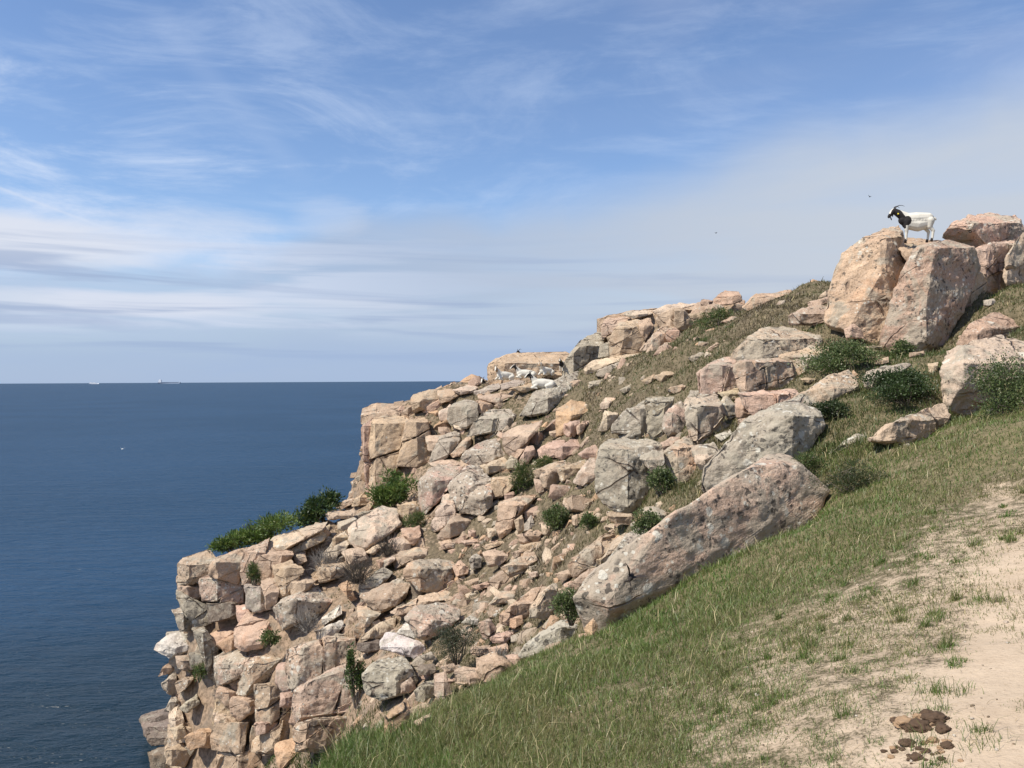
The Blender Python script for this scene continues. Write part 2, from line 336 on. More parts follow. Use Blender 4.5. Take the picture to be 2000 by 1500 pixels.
def march(px, py, y0=2.0, y1=50.0, n=1400):
    """distance ahead at which the line of sight first meets the slope (nan when it never does)"""
    px = np.atleast_1d(np.asarray(px, float)); py = np.atleast_1d(np.asarray(py, float)); r = ray(px, py); Y = np.linspace(y0, y1, n)
    t = Y[None] / r[:, 1:2]; X = r[:, 0:1] * t; Z = CAM_Z + r[:, 2:3] * t
    under = Z < ter(X, np.broadcast_to(Y, X.shape)); k = under.argmax(1)
    return np.where(under.any(1), Y[k], np.nan)

def idw(px, py, table, p=2.6):
    T = np.array(table, float); d = np.hypot(np.asarray(px)[:, None] - T[None, :, 0], np.asarray(py)[:, None] - T[None, :, 1]) + 8
    wt = d ** -p; wt /= wt.sum(1, keepdims=True); return wt @ T[:, 2:]
# what covers the slope, seen per place: sand, bare rock, green
COVER = [(1990,1450,1,0,0),(1950,1300,1,0,0),(1990,1150,1,0,0),(1900,1350,.9,0,0),(1850,1250,.42,0,.2),(1700,1350,.48,0,.3),(1750,1450,.6,0,.2),(1650,1200,.5,0,.4),(1850,1090,.5,0,.3),(1950,970,.5,0,.3),
 (1990,850,0,0,.8),(1900,900,0,0,.8),(1700,960,0,0,.9),(1600,1080,.1,0,.9),(1400,1130,0,0,1),(1250,1220,0,0,1),(1100,1330,.05,0,.9),(1300,1350,.36,0,.5),(1500,1300,.5,0,.4),(1400,1450,.46,0,.4),(1200,1480,.30,0,.6),
 (1000,1420,.05,0,.9),(800,1470,0,0,1),(650,1480,0,0,1),(1550,1420,.5,0,.4),(1300,700,0,0,.25),(1450,640,0,0,.15),(1150,770,0,.1,.2),(1200,830,0,.05,.05),(950,790,0,.35,.2),(1700,780,0,0,.6),(1620,760,0,.1,.5),
 (1750,700,0,0,.5),(1900,620,0,.1,.3),(900,1080,0,.35,.05),(1050,1080,0,.3,.05),(1000,1150,0,.35,.05),(1100,1150,0,.35,.1),(900,1180,0,.5,.1),(1350,960,0,.1,.4),(1000,960,0,.4,.1),(600,1150,0,.9,0),(500,1300,0,1,0),
 (400,1200,0,1,0),(700,1300,0,.8,.1),(800,1400,0,.8,.1),(600,1450,0,1,0),(740,880,0,1,0),(850,860,0,.4,.1),(650,1000,0,.6,.1),(1000,700,0,.8,0),(1700,600,0,.5,.1)]
gpx, gpy = proj(np.c_[GXY, GZ.ravel()])
cov = idw(gpx, gpy, COVER)
off = GXY[:, 1] < 2.5
cov[off] = [.9, 0, .1]
gF = np.arange(len(gx) * len(gy)).reshape(len(gy), len(gx))
gF = np.stack([gF[:-1, :-1], gF[:-1, 1:], gF[1:, 1:], gF[1:, :-1]], -1).reshape(-1, 4)
LOW = np.interp(cov[:, 1], [0, .3, 1], [0, .10, .38]) * np.interp(dist, [11, 15], [0, 1])
GZV = GZ.ravel() - LOW                                       # the soil lies lower between the rocks of the cliff
hill = link('hillside', mk_mesh('hillside', np.c_[GXY, GZV], gF, True, cov), M_GROUND)
hill['kind'] = 'structure'; hill['label'] = 'sloping headland of dry turf, soil and sand above the sea'

# ------------------------------------------------------------------ sea
def mat_sea():
    m, t = mat_new('sea_water'); pos = t.new('ShaderNodeNewGeometry').outputs['Position']
    mp = t.new('ShaderNodeMapping', {'Vector': pos}); mp.inputs['Rotation'].default_value = (0, 0, .45); mp.inputs['Scale'].default_value = (.55, 1.5, 1)
    n1 = t.noise(mp.outputs[0], .35, 5, .6, .5); n2 = t.noise(mp.outputs[0], 1.5, 4, .6, .3); n0 = t.noise(pos, .012, 3, .5); n4 = t.noise(mp.outputs[0], .06, 3, .5)
    shal = t.new('ShaderNodeVectorMath', operation='DISTANCE', ins={0: pos, 1: (-22, 42, 0)}).outputs['Value']
    c = t.mix(t.ss(n0, .35, .65), (.010, .039, .080), (.014, .047, .095))
    c = t.mix(t.ss(t.m('ADD', shal, t.m('MULTIPLY', n4, 18)), 55, 14), c, (.010, .024, .036))
    h = t.m('ADD', t.m('ADD', t.m('MULTIPLY', n1, 1.6), t.m('MULTIPLY', n2, .4)), t.m('MULTIPLY', n4, 2.0))
    bp = t.new('ShaderNodeBump', {'Height': h, 'Strength': .68, 'Distance': .62})
    d = t.new('ShaderNodeBsdfDiffuse', {'Color': c, 'Normal': bp.outputs[0]}); gl = t.new('ShaderNodeBsdfGlossy', {'Roughness': .25, 'Normal': bp.outputs[0]})
    fr = t.new('ShaderNodeFresnel', {'IOR': 1.33, 'Normal': bp.outputs[0]}).outputs[0]
    mx = t.new('ShaderNodeMixShader', {0: t.m('MINIMUM', t.m('MULTIPLY', fr, .8), .21), 1: d.outputs[0], 2: gl.outputs[0]})     # steep wavelets never show the full grazing mirror
    t.l.new(mx.outputs[0], t.new('ShaderNodeOutputMaterial').inputs[0]); return m
bm = bmesh.new(); bmesh.ops.create_grid(bm, x_segments=8, y_segments=8, size=60000)
me = bpy.data.meshes.new('sea'); bm.to_mesh(me); bm.free()
sea = link('sea', me, mat_sea()); sea['kind'] = 'structure'; sea['label'] = 'calm dark blue sea with fine ripples reaching the horizon'

# ------------------------------------------------------------------ rocks
# Outlines are read off enlarged views of the photograph (view letter + corner points), then every rock gets its own distance from
# the slope it stands on, a top, a front corner, a back and real thickness.
TILE = {'A': (250, 950, 2.728), 'B': (650, 700, 3.3333), 'C': (700, 1050, 3.3333), 'D': (1050, 700, 3.3333), 'E': (900, 550, 3.3333), 'F': (1400, 350, 3.3333), 'G': (1400, 750, 3.3333), 'P': (0, 0, 1.0)}
TINT = dict(rose=(.60, .415, .31), pink=(.54, .375, .27), tan=(.52, .385, .268), pale=(.60, .475, .335), grey=(.45, .38, .285), dark=(.22, .175, .13), orange=(.54, .36, .22), white=(.65, .585, .49))  # dark: shore rocks, plus blocks painted in for a shaded cavity and recess
ROCKS = """
A;tan;.4;270,420 300,385 440,338 470,370 450,440 430,475 340,520 275,500;q=.45,uc=.3;pale-topped block at the seaward corner of the cliff top
A;tan;.3;440,430 470,385 540,370 620,338 610,400 600,520 450,480 435,465;
A;tan;.6;390,500 440,480 600,520 600,610 530,620 400,600 380,580;q=.15
A;tan;.3;280,535 350,520 390,540 380,590 330,600 285,570;
A;grey;.6;268,560 330,600 420,640 430,720 360,750 300,660 275,610;q=.1,uc=.2
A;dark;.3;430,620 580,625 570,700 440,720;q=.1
A;tan;.5;605,400 625,345 740,290 720,360 640,420 640,520 610,520;
A;pale;.4;725,340 790,265 1030,205 1010,240 870,310 830,330 740,400;q=.6
A;tan;.2;690,400 740,330 850,340 870,370 790,430 780,490 720,500;
A;tan;.2;785,430 870,400 930,450 900,510 850,590 800,570 790,500;
A;pale;.4;870,335 990,260 1060,215 1060,260 1000,310 900,350;q=.6
A;pale;.6;1045,365 1100,280 1150,255 1175,290 1160,330 1100,380 1060,375;q=.5
A;grey;.4;630,530 720,540 740,660 680,665 640,640;q=.1
A;tan;.2;715,510 790,490 800,570 780,640 740,660 720,560;
A;pink;.8;780,650 850,590 1040,525 1110,580 1080,640 1000,680 920,720 830,760 785,710;q=.4,uc=.35;black-speckled pink boulder above the grey twiggy shrub on the cliff
A;tan;.4;1000,480 1040,420 1140,410 1140,470 1060,505 1010,510;
A;orange;.1;1120,530 1170,505 1215,600 1190,610;q=.5;thin bright orange splinter of rock standing among the cliff scrub
A;white;.6;1035,700 1130,630 1135,680 1040,740;q=.6;white flake of rock lying on top of a dark-fronted slab
A;white;.4;1000,770 1140,715 1145,750 1110,790 1010,815;q=.4;white-topped slab with dark front just under the white flake
A;grey;.5;240,665 285,650 330,720 345,765 280,765 265,710;uc=.6
A;white;.5;130,860 210,800 345,770 370,850 310,880 230,910 210,880;q=.55,uc=.5;pale pointed rock jutting like a beak over the water
A;grey;.5;205,805 210,775 280,770 270,790;
A;pink;.1;435,790 570,740 580,770 470,840 440,860;q=.5
A;orange;.1;470,850 575,780 580,860 520,890;
A;pink;.1;580,760 640,690 780,680 770,760 710,850 620,860 580,850;q=.7,uc=.7
A;pink;.2;580,640 640,630 650,690 590,720;
A;tan;.7;480,910 560,865 700,850 800,835 720,920 620,1000 490,1050;q=.5
A;tan;.7;600,1040 640,960 740,890 850,815 850,880 790,960 700,1080 640,1130 590,1110;q=.35,uc=.25;long tilted block with deeply shaded underside in mid cliff
A;tan;.65;860,880 1000,835 1180,795 1175,960 1090,980 960,1040 880,1080 865,990;q=.12,uc=.2
A;tan;.45;890,1090 960,1050 1090,990 1170,960 1200,1180 1080,1200 910,1250 895,1180;q=.1,uc=.15
A;tan;.4;905,1275 1080,1225 1200,1230 1190,1280 1150,1400 910,1400;q=.1
A;pink;.4;790,1050 800,960 860,930 880,1080 820,1085;
A;pink;.1;815,1105 890,1090 890,1170 815,1170;
A;pink;.2;680,1190 720,1130 800,1080 810,1150 780,1190 690,1205;
A;tan;.2;165,1010 190,960 245,930 250,975 200,1000;
A;grey;.3;180,1050 250,1000 255,1060 240,1110 190,1090;
A;tan;.4;255,1050 330,1000 345,1030 300,1080 270,1100;
A;grey;.3;280,1180 360,1115 375,1160 320,1200 290,1195;
A;tan;.4;460,1220 540,1205 560,1260 590,1290 510,1370 480,1370 470,1300;
A;pink;.2;680,1270 780,1215 790,1260 760,1310 690,1320;
A;orange;.1;790,1380 930,1330 930,1420 880,1430 820,1500 800,1460;q=.5,uc=.75;pinkish-orange block at the cliff foot beside the tall grass tuft
A;pale;.1;220,1160 270,1150 280,1200 300,1260 250,1330 230,1280;
A;pale;.1;230,1290 290,1270 310,1330 250,1350;
A;tan;.2;205,1400 290,1380 330,1440 300,1490 220,1480;
A;orange;.1;310,1340 380,1300 450,1290 430,1380 330,1400;
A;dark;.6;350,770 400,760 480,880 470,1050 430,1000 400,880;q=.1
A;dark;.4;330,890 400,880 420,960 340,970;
A;tan;.3;260,910 330,900 330,980 270,970;
A;pale;.3;1065,140 1200,130 1195,170 1075,175;q=.5
A;tan;.2;870,510 940,490 1000,500 930,570 880,590;
A;tan;.3;880,360 940,350 950,400 900,420;
A;tan;.2;1150,350 1240,330 1280,380 1180,420;
A;tan;.3;490,1060 590,1110 600,1130 560,1200 480,1120;
A;grey;.4;200,1190 240,1110 270,1140 230,1200;
A;pink;.2;560,1130 660,1150 700,1100 680,1190 600,1240 560,1200;
B;tan;.3;185,340 290,295 440,300 530,310 525,350 440,380 340,390 215,465 195,420;q=.45,uc=.3;layered cap rock on top of the square sea tower
B;pink;.2;190,480 270,420 265,560 255,820 250,940 215,830 205,700;q=.1
B;tan;.3;255,650 265,440 345,400 480,410 490,450 470,600 420,680 340,770 300,870 255,930;q=.1,uc=.15
B;tan;.2;485,430 605,415 620,600 620,670 540,690 425,680 475,590 490,500;q=.1,uc=.6
B;tan;.2;305,690 410,700 390,750 310,790;
B;tan;.3;525,240 640,210 690,215 705,290 600,330 535,350 525,300;q=.4
B;tan;.3;690,210 800,205 830,230 760,270 705,290;q=.5
B;pale;.3;795,205 860,182 940,185 900,220 830,235;q=.6
B;pale;.3;700,350 760,310 790,330 760,400 705,400;
B;grey;.5;760,320 880,265 935,300 935,400 870,460 790,450 750,400;uc=.65;grey flat-faced boulder on the turf between the sea tower and resting goats
B;pink;.2;930,280 1030,265 1050,320 980,365 930,345;q=.35;rounded pink stone beside a grey boulder below the resting goats
B;pale;.3;1065,260 1150,243 1165,255 1090,285;q=.6
B;grey;.5;940,420 1020,345 1200,340 1190,370 1130,390 1140,460 1060,480 900,500;q=.4
B;tan;.2;1120,490 1200,455 1340,425 1330,460 1270,530 1180,600 1160,640 1120,560;q=.4
B;tan;.2;1165,610 1250,540 1280,520 1260,580 1190,660;
B;pink;.2;1215,660 1260,580 1300,570 1315,620 1270,680 1220,700;uc=.3;upright pink stone directly above the dark green gorse strip
B;pink;.85;870,600 1000,540 1110,515 1130,640 1050,680 920,700 850,660;q=.6;tilted slab spotted with black and white lichen in mid slope
B;grey;.3;700,520 790,480 830,500 770,600 740,640 640,660 650,610;
B;tan;.3;770,620 880,510 900,540 850,620 790,640;
B;tan;.2;690,450 750,445 770,480 720,500 690,480;
B;tan;.2;610,510 720,505 690,590 630,600;
B;pale;.2;950,710 1140,640 1160,670 1130,720 1020,760 970,750;q=.5
B;tan;.3;640,680 790,660 870,700 850,720 700,740;q=.5
B;pink;.7;555,810 650,720 750,700 830,720 740,850 720,890 620,1000 570,980;q=.3,uc=.35;rounded mottled boulder right of the bright green juniper bush
B;pink;.95;750,830 870,705 960,710 1020,790 1010,850 870,960 800,990 790,900;q=.4,uc=.5;round boulder with a black lichen crown
B;pink;.8;870,900 1000,840 1020,800 1025,960 960,1010 830,1000;uc=.75
B;pale;.4;640,1090 720,900 765,880 795,960 790,1010 740,1090 650,1130;uc=.6;upright pale wedge leaning on the black-crowned boulder
B;tan;.3;680,1150 810,1010 890,1020 890,1100 760,1190 690,1170;q=.3;tan slab sloping down at the foot of the leaning wedge
B;tan;.2;1040,790 1200,765 1215,790 1150,860 1100,900 1050,900;q=.2
B;pink;.1;1120,890 1175,870 1180,910 1125,920;
B;tan;.4;1325,730 1450,680 1600,650 1640,670 1470,720 1420,760 1340,770;q=.6
B;tan;.4;1365,770 1470,700 1475,800 1420,860 1375,840;q=.2
B;tan;.3;1315,790 1370,790 1370,860 1330,870;
B;tan;.3;1475,720 1640,670 1590,760 1490,800;
B;pink;.2;1345,600 1430,540 1510,540 1470,600 1440,640 1360,650;q=.4
B;pink;.2;1445,600 1560,530 1625,550 1600,610 1500,650 1450,640;q=.4
B;tan;.3;1075,1090 1100,940 1180,910 1310,905 1250,960 1190,990 1160,1110 1100,1150;q=.25,uc=.5
B;tan;.2;1185,1060 1230,1030 1250,1100 1210,1130;
B;grey;.2;1250,1080 1290,1030 1310,1090 1250,1130;
B;tan;.2;1210,1150 1330,1120 1360,1140 1330,1190 1230,1210;
B;tan;.2;1360,1080 1430,1100 1400,1150 1370,1140;
B;pale;.2;1510,950 1630,915 1630,960 1550,990;q=.6
B;tan;.2;1560,1030 1590,1020 1590,1090 1560,1080;
B;pale;.5;110,1100 200,1060 320,960 450,1000 455,1060 400,1100 290,1190 190,1250 120,1180;q=.65,uc=.4;broad pale sunlit slab on the ledge below the green juniper bush
B;tan;.2;425,960 540,935 555,1000 480,1060 440,1040;
B;pink;.1;450,1110 560,1095 565,1150 520,1210 460,1140;q=.6
B;pink;.1;375,1190 460,1155 500,1220 440,1250 390,1240;q=.6
B;pink;.2;285,1320 400,1285 390,1320 310,1370;
B;tan;.2;395,1290 530,1235 600,1250 590,1300 500,1310 420,1360;q=.4
B;tan;.2;0,1180 80,1145 100,1200 20,1260 0,1270;
B;pale;.3;215,1260 330,1190 340,1210 270,1270;
B;tan;.2;0,1000 130,1000 120,1030 0,1040;
B;tan;.2;120,940 210,870 235,900 230,950 130,960;
B;pale;.3;100,1180 180,1160 180,1220 110,1210;
B;pink;.2;885,1120 930,1120 930,1160 890,1160;
B;pale;.2;1005,1110 1050,1110 1050,1150 1015,1165;
B;tan;.2;710,1195 790,1195 790,1230 720,1240;
B;tan;.2;980,1220 1120,1185 1130,1200 1010,1240;
B;tan;.2;840,1190 960,1170 950,1200 860,1220;
B;tan;.3;20,960 110,920 180,900 160,930 60,980;
B;grey;.3;1130,690 1160,640 1200,660 1200,720 1140,720;
B;pale;.2;800,420 870,440 840,470 790,450;
C;pale;.2;215,20 310,0 340,30 330,70 250,100 215,60;
C;pale;.3;130,170 230,120 230,150 160,200;
C;tan;.3;230,120 310,80 380,70 430,95 400,140 310,165 260,180;q=.4;low tan stone at the upper left of the white-edged talus boulder
C;pink;.6;300,190 400,150 520,145 605,160 610,260 560,320 470,360 400,350 310,260;q=.3,uc=.35;large pink talus boulder with whitish left end and black dots
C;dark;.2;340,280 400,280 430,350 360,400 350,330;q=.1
C;pink;.2;615,190 660,155 715,195 710,240 640,250;q=.3;round pink stone touching the right side of the dotted talus boulder
C;grey;.6;720,150 760,105 800,130 795,190 740,210;q=.3;small round grey stone between two rounded pink stones in the talus
C;tan;.4;820,100 890,80 970,110 950,170 850,195;q=.35;smooth loaf-shaped orange-tan stone in mid talus
C;orange;.1;780,100 800,80 810,120 790,130;
C;grey;.6;10,310 150,205 210,240 150,300 70,350 10,370;q=.4,uc=.7
C;tan;.3;30,380 150,320 290,260 330,310 300,390 220,450 150,490 100,460;q=.6;cracked pale rounded slab low in the talus
C;tan;.4;0,450 60,450 140,490 60,570 10,580;
C;tan;.3;240,480 370,410 620,330 720,350 700,400 500,420 400,430 300,500;q=.6
C;tan;.75;310,520 400,450 520,440 650,460 640,530 540,620 440,660 380,640 330,560;q=.45,uc=.3;pyramid-like boulder with grey lichen above the dark bramble
C;white;.5;255,620 310,555 370,650;q=.5
C;pale;.3;30,640 120,570 230,530 220,600 150,640 30,670;q=.5
C;white;.4;150,700 190,630 300,650 400,680 430,740 380,790 220,740 160,725;q=.5;white-topped rock with black underside overhanging the cliff blocks
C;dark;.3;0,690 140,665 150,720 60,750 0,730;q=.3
C;grey;.85;40,890 150,800 290,780 340,850 380,930 350,1000 270,1030 150,1050 70,1010;q=.3,uc=.6;big grey boulder with white lichen patches at the edge of the grass
C;tan;.2;280,960 340,910 370,980 320,1010 280,1010;
C;grey;.5;370,1000 420,950 495,935 495,1020 430,1070 375,1060;uc=.4;smooth greenish-grey stone beside the grass verge
C;tan;.2;500,900 560,890 600,1010 560,1040 500,1020;
C;orange;.1;180,1170 300,1070 330,1110 310,1190 250,1270 190,1280;
C;tan;.2;330,1120 420,1080 490,1100 440,1150 380,1180 330,1180;
C;tan;.2;360,1200 460,1150 460,1190 400,1240;
C;grey;.2;400,770 470,755 500,790 440,800;
C;dark;.2;395,830 490,830 500,880 400,900;
C;tan;.3;515,830 600,760 660,760 650,810 580,850;
C;tan;.3;530,840 640,820 660,850 590,880;
C;tan;.4;735,715 850,705 840,750 780,770 740,760;
C;tan;.3;780,790 880,760 960,800 1000,860 920,910 820,930 790,870;
C;pink;.3;850,720 960,695 970,750 880,760;
C;pink;.2;960,770 1030,760 1060,810 1020,840;
C;tan;.2;630,870 700,850 780,860 790,960 700,960 640,940;
C;tan;.2;700,890 790,870 800,940 730,960;
C;white;.7;670,560 730,505 780,530 770,570 720,560;q=.5;small white peaked rock poking out of the dark bramble
C;pink;.2;785,560 850,530 890,590 880,650 820,650;
C;tan;.6;850,430 930,355 1010,360 1000,420 920,440 870,445;q=.4;white-lipped tan block in the scrub above the bramble
C;tan;.6;1110,440 1280,300 1310,420 1300,480 1210,530 1120,520;q=.15,uc=.3;three-cornered upright slab with white right edge by the dark shrub
C;pink;.3;930,500 1000,440 1110,360 1180,330 1110,440 1100,530 980,560 930,540;
C;white;.6;1060,390 1120,360 1130,420 1080,450;
C;orange;.1;990,530 1060,510 1065,560 1010,595 985,580;
C;pink;.3;860,650 970,605 1000,620 960,690 880,680;
C;white;.75;1055,730 1150,690 1360,520 1400,510 1490,600 1470,660 1350,690 1200,770 1080,770;q=.3,uc=.6;white crusted rock at the turf edge just below the big pink slab
C;orange;.2;1470,590 1530,530 1555,580 1530,640 1490,640;q=.2;small orange stone wedged under the lower tip of the big pink slab
C;tan;.6;940,190 1050,130 1130,100 1150,150 1080,210 990,250;q=.5
C;tan;.2;1110,230 1160,220 1170,250 1120,260;
C;tan;.2;690,290 780,265 770,300 720,310;
C;pink;.2;735,320 840,285 850,320 780,340;
C;tan;.2;1290,240 1400,200 1410,240 1330,280;
C;tan;.3;1400,130 1540,50 1667,20 1667,100 1520,150 1430,170;q=.5
C;tan;.3;1420,200 1520,150 1660,110 1640,160 1500,200;
C;tan;.3;1050,60 1180,25 1200,40 1100,90;
C;tan;.2;1000,100 1060,80 1080,100 1020,130;
C;tan;.3;1400,290 1500,210 1560,200 1530,260 1460,320;
C;tan;.2;530,30 600,10 610,50 550,70;
P;rose;.70;1143,1155 1165,1120 1248,1072 1320,1006 1410,952 1494,901 1512,899 1530,907 1563,934 1600,967 1580,1010 1566,1035 1500,1055 1400,1100 1310,1150 1250,1195 1190,1225 1160,1222;q=.07,uc=.1,Y=11.0,D=1.3,r=.05,yaw=.14,lean=.22,solid=1;big pink slab spotted with white and black lichen, leaning along the turf edge
P;grey;.6;1371,922 1440,850 1458,826 1515,808 1557,783 1569,784 1596,820 1600,832 1545,930 1512,900 1494,901 1455,916 1389,961 1377,940;q=.2,uc=.75,Y=14.2,D=1.4;grey slanting boulder with white lichen behind the big pink slab
D;grey;.6;400,700 440,580 480,535 700,545 750,560 810,610 820,700 730,730 700,930 640,1000 540,980 450,930 400,870;q=.15,uc=.45,Y=18;swollen grey boulder with wavy cracked face in mid slope
D;grey;.5;670,640 760,610 810,610 820,710 740,720 700,700;Y=17.6
D;tan;.5;830,630 900,570 990,515 1010,580 1020,680 1060,740 1050,800 940,830 850,760;q=.25,uc=.4,Y=17.8
D;tan;.3;730,580 860,520 920,520 870,600 760,610;q=.5
D;pale;.6;1010,580 1130,560 1170,600 1080,720 1040,700 1010,640;q=.6
D;grey;.6;500,420 580,340 700,290 730,300 720,480 640,530 540,510 500,470;q=.2
D;grey;.5;700,290 740,260 880,265 830,380 810,500 740,510;q=.12
D;tan;.7;830,370 920,280 950,330 950,400 960,480 860,490 820,440;
D;pale;.5;970,280 1060,245 1150,250 1190,300 1220,390 1140,410 1100,500 1050,560 1000,520 975,400;q=.25,uc=.3;pale rounded block standing below the stepped outcrop
D;grey;.4;1000,215 1060,210 1060,245 970,270;
D;pale;.6;1195,290 1230,250 1280,300 1290,370 1250,390 1210,340;
D;pink;.3;1290,270 1330,260 1420,370 1330,390 1300,380;
D;pale;.4;1180,220 1320,200 1330,260 1260,270 1190,240;
D;pink;.35;1340,230 1500,230 1660,205 1690,245 1670,290 1540,360 1430,370 1350,290;q=.2
D;tan;.5;1060,100 1150,20 1260,5 1300,60 1290,190 1180,220 1070,240;q=.2,uc=.6
D;tan;.45;1300,60 1330,30 1620,10 1640,150 1540,210 1340,225 1310,180;q=.12,uc=.2
D;grey;.5;1130,440 1190,410 1240,440 1200,480 1120,510;
D;white;.5;1160,500 1250,465 1280,490 1200,530;
D;tan;.2;1310,400 1420,380 1350,430 1310,440;
D;orange;.2;135,500 140,340 220,290 340,300 330,350 250,370 190,410 170,500;q=.4
D;pink;.1;180,430 270,405 275,440 250,500 190,515 170,480;q=.3;squarish pink stone below the hooked orange ledge
D;pink;.2;260,450 300,410 330,410 290,480 265,490;
D;pale;.1;80,480 120,470 120,515 80,500;
D;pale;.1;405,300 440,255 510,265 470,290 455,340 415,340;q=.4;small pale block at the top of the brown scrub patch
D;pale;.1;400,470 440,345 520,360 490,440 450,485;q=.2;clean pale upright stone standing alone on the brown scrub patch
D;pink;.2;265,620 370,570 390,600 360,650 300,650;q=.6
D;pink;.2;385,600 440,570 430,650 380,650;
D;pale;.15;240,800 290,720 340,660 405,660 400,730 350,800 300,820;q=.6
D;grey;.6;690,980 740,965 800,980 870,1030 800,1060 730,1070;q=.5;grey-topped stone between dark shrubs above the big pink slab
D;tan;.2;460,1000 620,1020 610,1080 480,1070;
D;tan;.2;770,110 900,65 960,65 880,120 800,150;q=.5;low tan rock breaking through the turf of the upper slope
D;tan;.3;860,190 960,175 940,215 880,230 850,220;
D;grey;.7;380,1420 500,1260 560,1180 640,1110 680,1150 640,1230 500,1330;q=.4
D;tan;.2;260,1020 400,990 410,1010 300,1050;
D;tan;.3;230,1330 330,1230 470,1130 590,1100 600,1120 480,1230 380,1330 260,1400;q=.5
D;tan;.2;310,950 360,920 350,960;
D;tan;.2;225,1030 255,1025 260,1080 230,1080;
E;tan;.25;185,560 235,490 260,475 360,475 700,465 690,540 670,600 440,610 350,640 240,670 190,670;q=.35,uc=.1,Y=38;smooth rounded sea-facing outcrop behind the resting goats
E;grey;.5;690,510 760,410 820,370 920,345 910,420 900,490 820,550 740,580 680,610;q=.3,Y=36.8
E;tan;.3;925,300 940,245 1090,230 1105,260 1040,290 990,330 930,370;q=.4,Y=36.8
E;tan;.35;985,360 1030,280 1150,265 1170,330 1180,440 1160,470 980,485 975,400;q=.2,Y=35.6
E;grey;.4;910,420 980,390 970,490 900,490;Y=36
E;pale;.3;1065,215 1090,195 1260,185 1220,215 1120,240;q=.5,Y=37
E;pale;.3;1265,190 1330,155 1450,145 1540,150 1470,165 1390,190 1290,210;q=.5,Y=36.4
E;tan;.3;1160,260 1230,235 1250,290 1200,370 1175,330;Y=35.6
E;tan;.25;1270,230 1390,175 1395,300 1300,290;q=.15,Y=35
E;tan;.25;1405,180 1440,180 1530,270 1500,310 1400,310;q=.15,Y=34.6
E;tan;.4;1210,400 1290,310 1370,300 1410,340 1390,370 1330,400 1310,450 1180,440;q=.3,Y=33.8
E;pink;.2;1340,330 1400,305 1440,350 1420,400 1350,400;Y=33.4
E;tan;.2;1330,400 1400,395 1400,430 1330,440;Y=33
E;pink;.2;1560,130 1580,115 1640,125 1630,150 1570,155;Y=34.6
E;pink;.2;1640,125 1690,80 1720,65 1800,68 1820,120 1740,150 1660,150;q=.4,uc=.7,Y=34;pale pointed boulder alone on the skyline in the middle of the ridge
E;tan;.4;1590,170 1650,150 1700,170 1640,220 1600,230;Y=33.2
E;tan;.3;1490,215 1570,195 1590,240 1520,270;Y=33.6
E;pale;.3;810,560 870,520 1100,480 1180,475 1040,510 920,560 880,590 820,600;q=.5,Y=34.4
E;grey;.4;900,580 1030,530 1010,570 930,620 890,610;
E;grey;.3;840,655 920,645 930,670 880,690 840,690;
E;grey;.7;640,640 720,600 810,600 830,650 720,700 640,760 560,850 410,860 500,720;q=.6,uc=.4
E;grey;.4;100,720 300,650 470,610 480,650 330,690 130,740;q=.6,Y=37
E;tan;.3;0,690 60,685 100,700 0,740;q=.5,Y=37.4
E;tan;.3;500,600 600,590 660,600 660,640 640,640;q=.4,Y=37
E;tan;.3;1350,700 1420,690 1450,670 1390,720;
E;tan;.3;120,745 260,730 330,745 230,790 130,770;q=.5
E;tan;.3;330,700 480,660 560,670 420,720;q=.5
E;tan;.3;930,255 1090,215 1260,195 1400,180 1540,165 1530,280 1400,320 1180,470 980,485 920,400;q=.1,Y=37.4
E;tan;.3;1540,150 1600,130 1700,135 1820,125 1830,190 1600,240 1500,260;q=.2,Y=35.2
A;tan;.4;285,500 600,520 620,700 480,900 350,780 300,660;q=.1,Y=30.1
A;tan;.4;235,930 400,760 480,900 480,1100 330,1150 230,1090;q=.1,Y=29.9
A;tan;.4;240,1080 480,1060 490,1280 300,1330 245,1200;q=.1,Y=28.9,split=52
A;tan;.4;235,1290 480,1260 480,1520 235,1520;q=.1,Y=28.3,split=56
A;tan;.4;480,1080 700,1060 700,1290 480,1300;q=.08,Y=26.7,split=60
A;tan;.35;480,1280 720,1260 720,1520 480,1520;q=.08,Y=25.7,split=62
A;tan;.4;690,1090 900,1070 900,1400 700,1400;q=.08,Y=24.9,split=60
E;tan;.3;1180,645 1260,600 1290,620 1220,665;q=.5
E;grey;.4;1040,705 1110,670 1140,690 1070,725;q=.5
E;tan;.3;1600,445 1670,400 1690,410 1625,455;q=.5
E;tan;.3;1690,265 1770,225 1800,240 1730,275;q=.5
E;grey;.4;1480,500 1560,460 1590,480 1510,520;q=.5
F;pink;.3;170,830 260,755 470,725 490,745 340,790 220,850;q=.4,Y=30.5;low pinkish rock along the skyline right of the pointed boulder
F;pale;.3;665,770 700,730 765,705 765,750;Y=27
F;tan;.3;600,800 765,765 740,800 610,840;Y=26
F;tan;.5;475,890 560,850 650,830 730,850 730,930 600,950 480,950;q=.4,Y=24.5;low rounded rock left of the tall standing boulders
F;pink;.55;765,700 785,600 840,500 900,465 980,395 1165,340 1190,360 1235,480 1230,560 1200,650 1190,760 1130,900 1090,1000 1010,1050 830,1020 790,980 725,890 740,800;q=.1,uc=.70,Y=22,D=1.6,r=.12,corner=.42,solid=1;tall standing boulder with greenish-grey lichen, left of the goat's feet
F;tan;.3;1195,415 1260,387 1340,400 1440,405 1500,430 1400,470 1290,560 1240,500;q=.45,Y=22.5,D=1.8
F;pink;.6;1090,1040 1190,790 1200,640 1280,560 1320,450 1420,405 1500,440 1640,470 1690,590 1600,680 1530,760 1490,900 1470,1100 1330,1110 1120,1110;q=.1,uc=.46,Y=21.3,D=1.5,corner=.5,solid=1;broad lichened standing boulder with shaded right side below the goat's hind legs
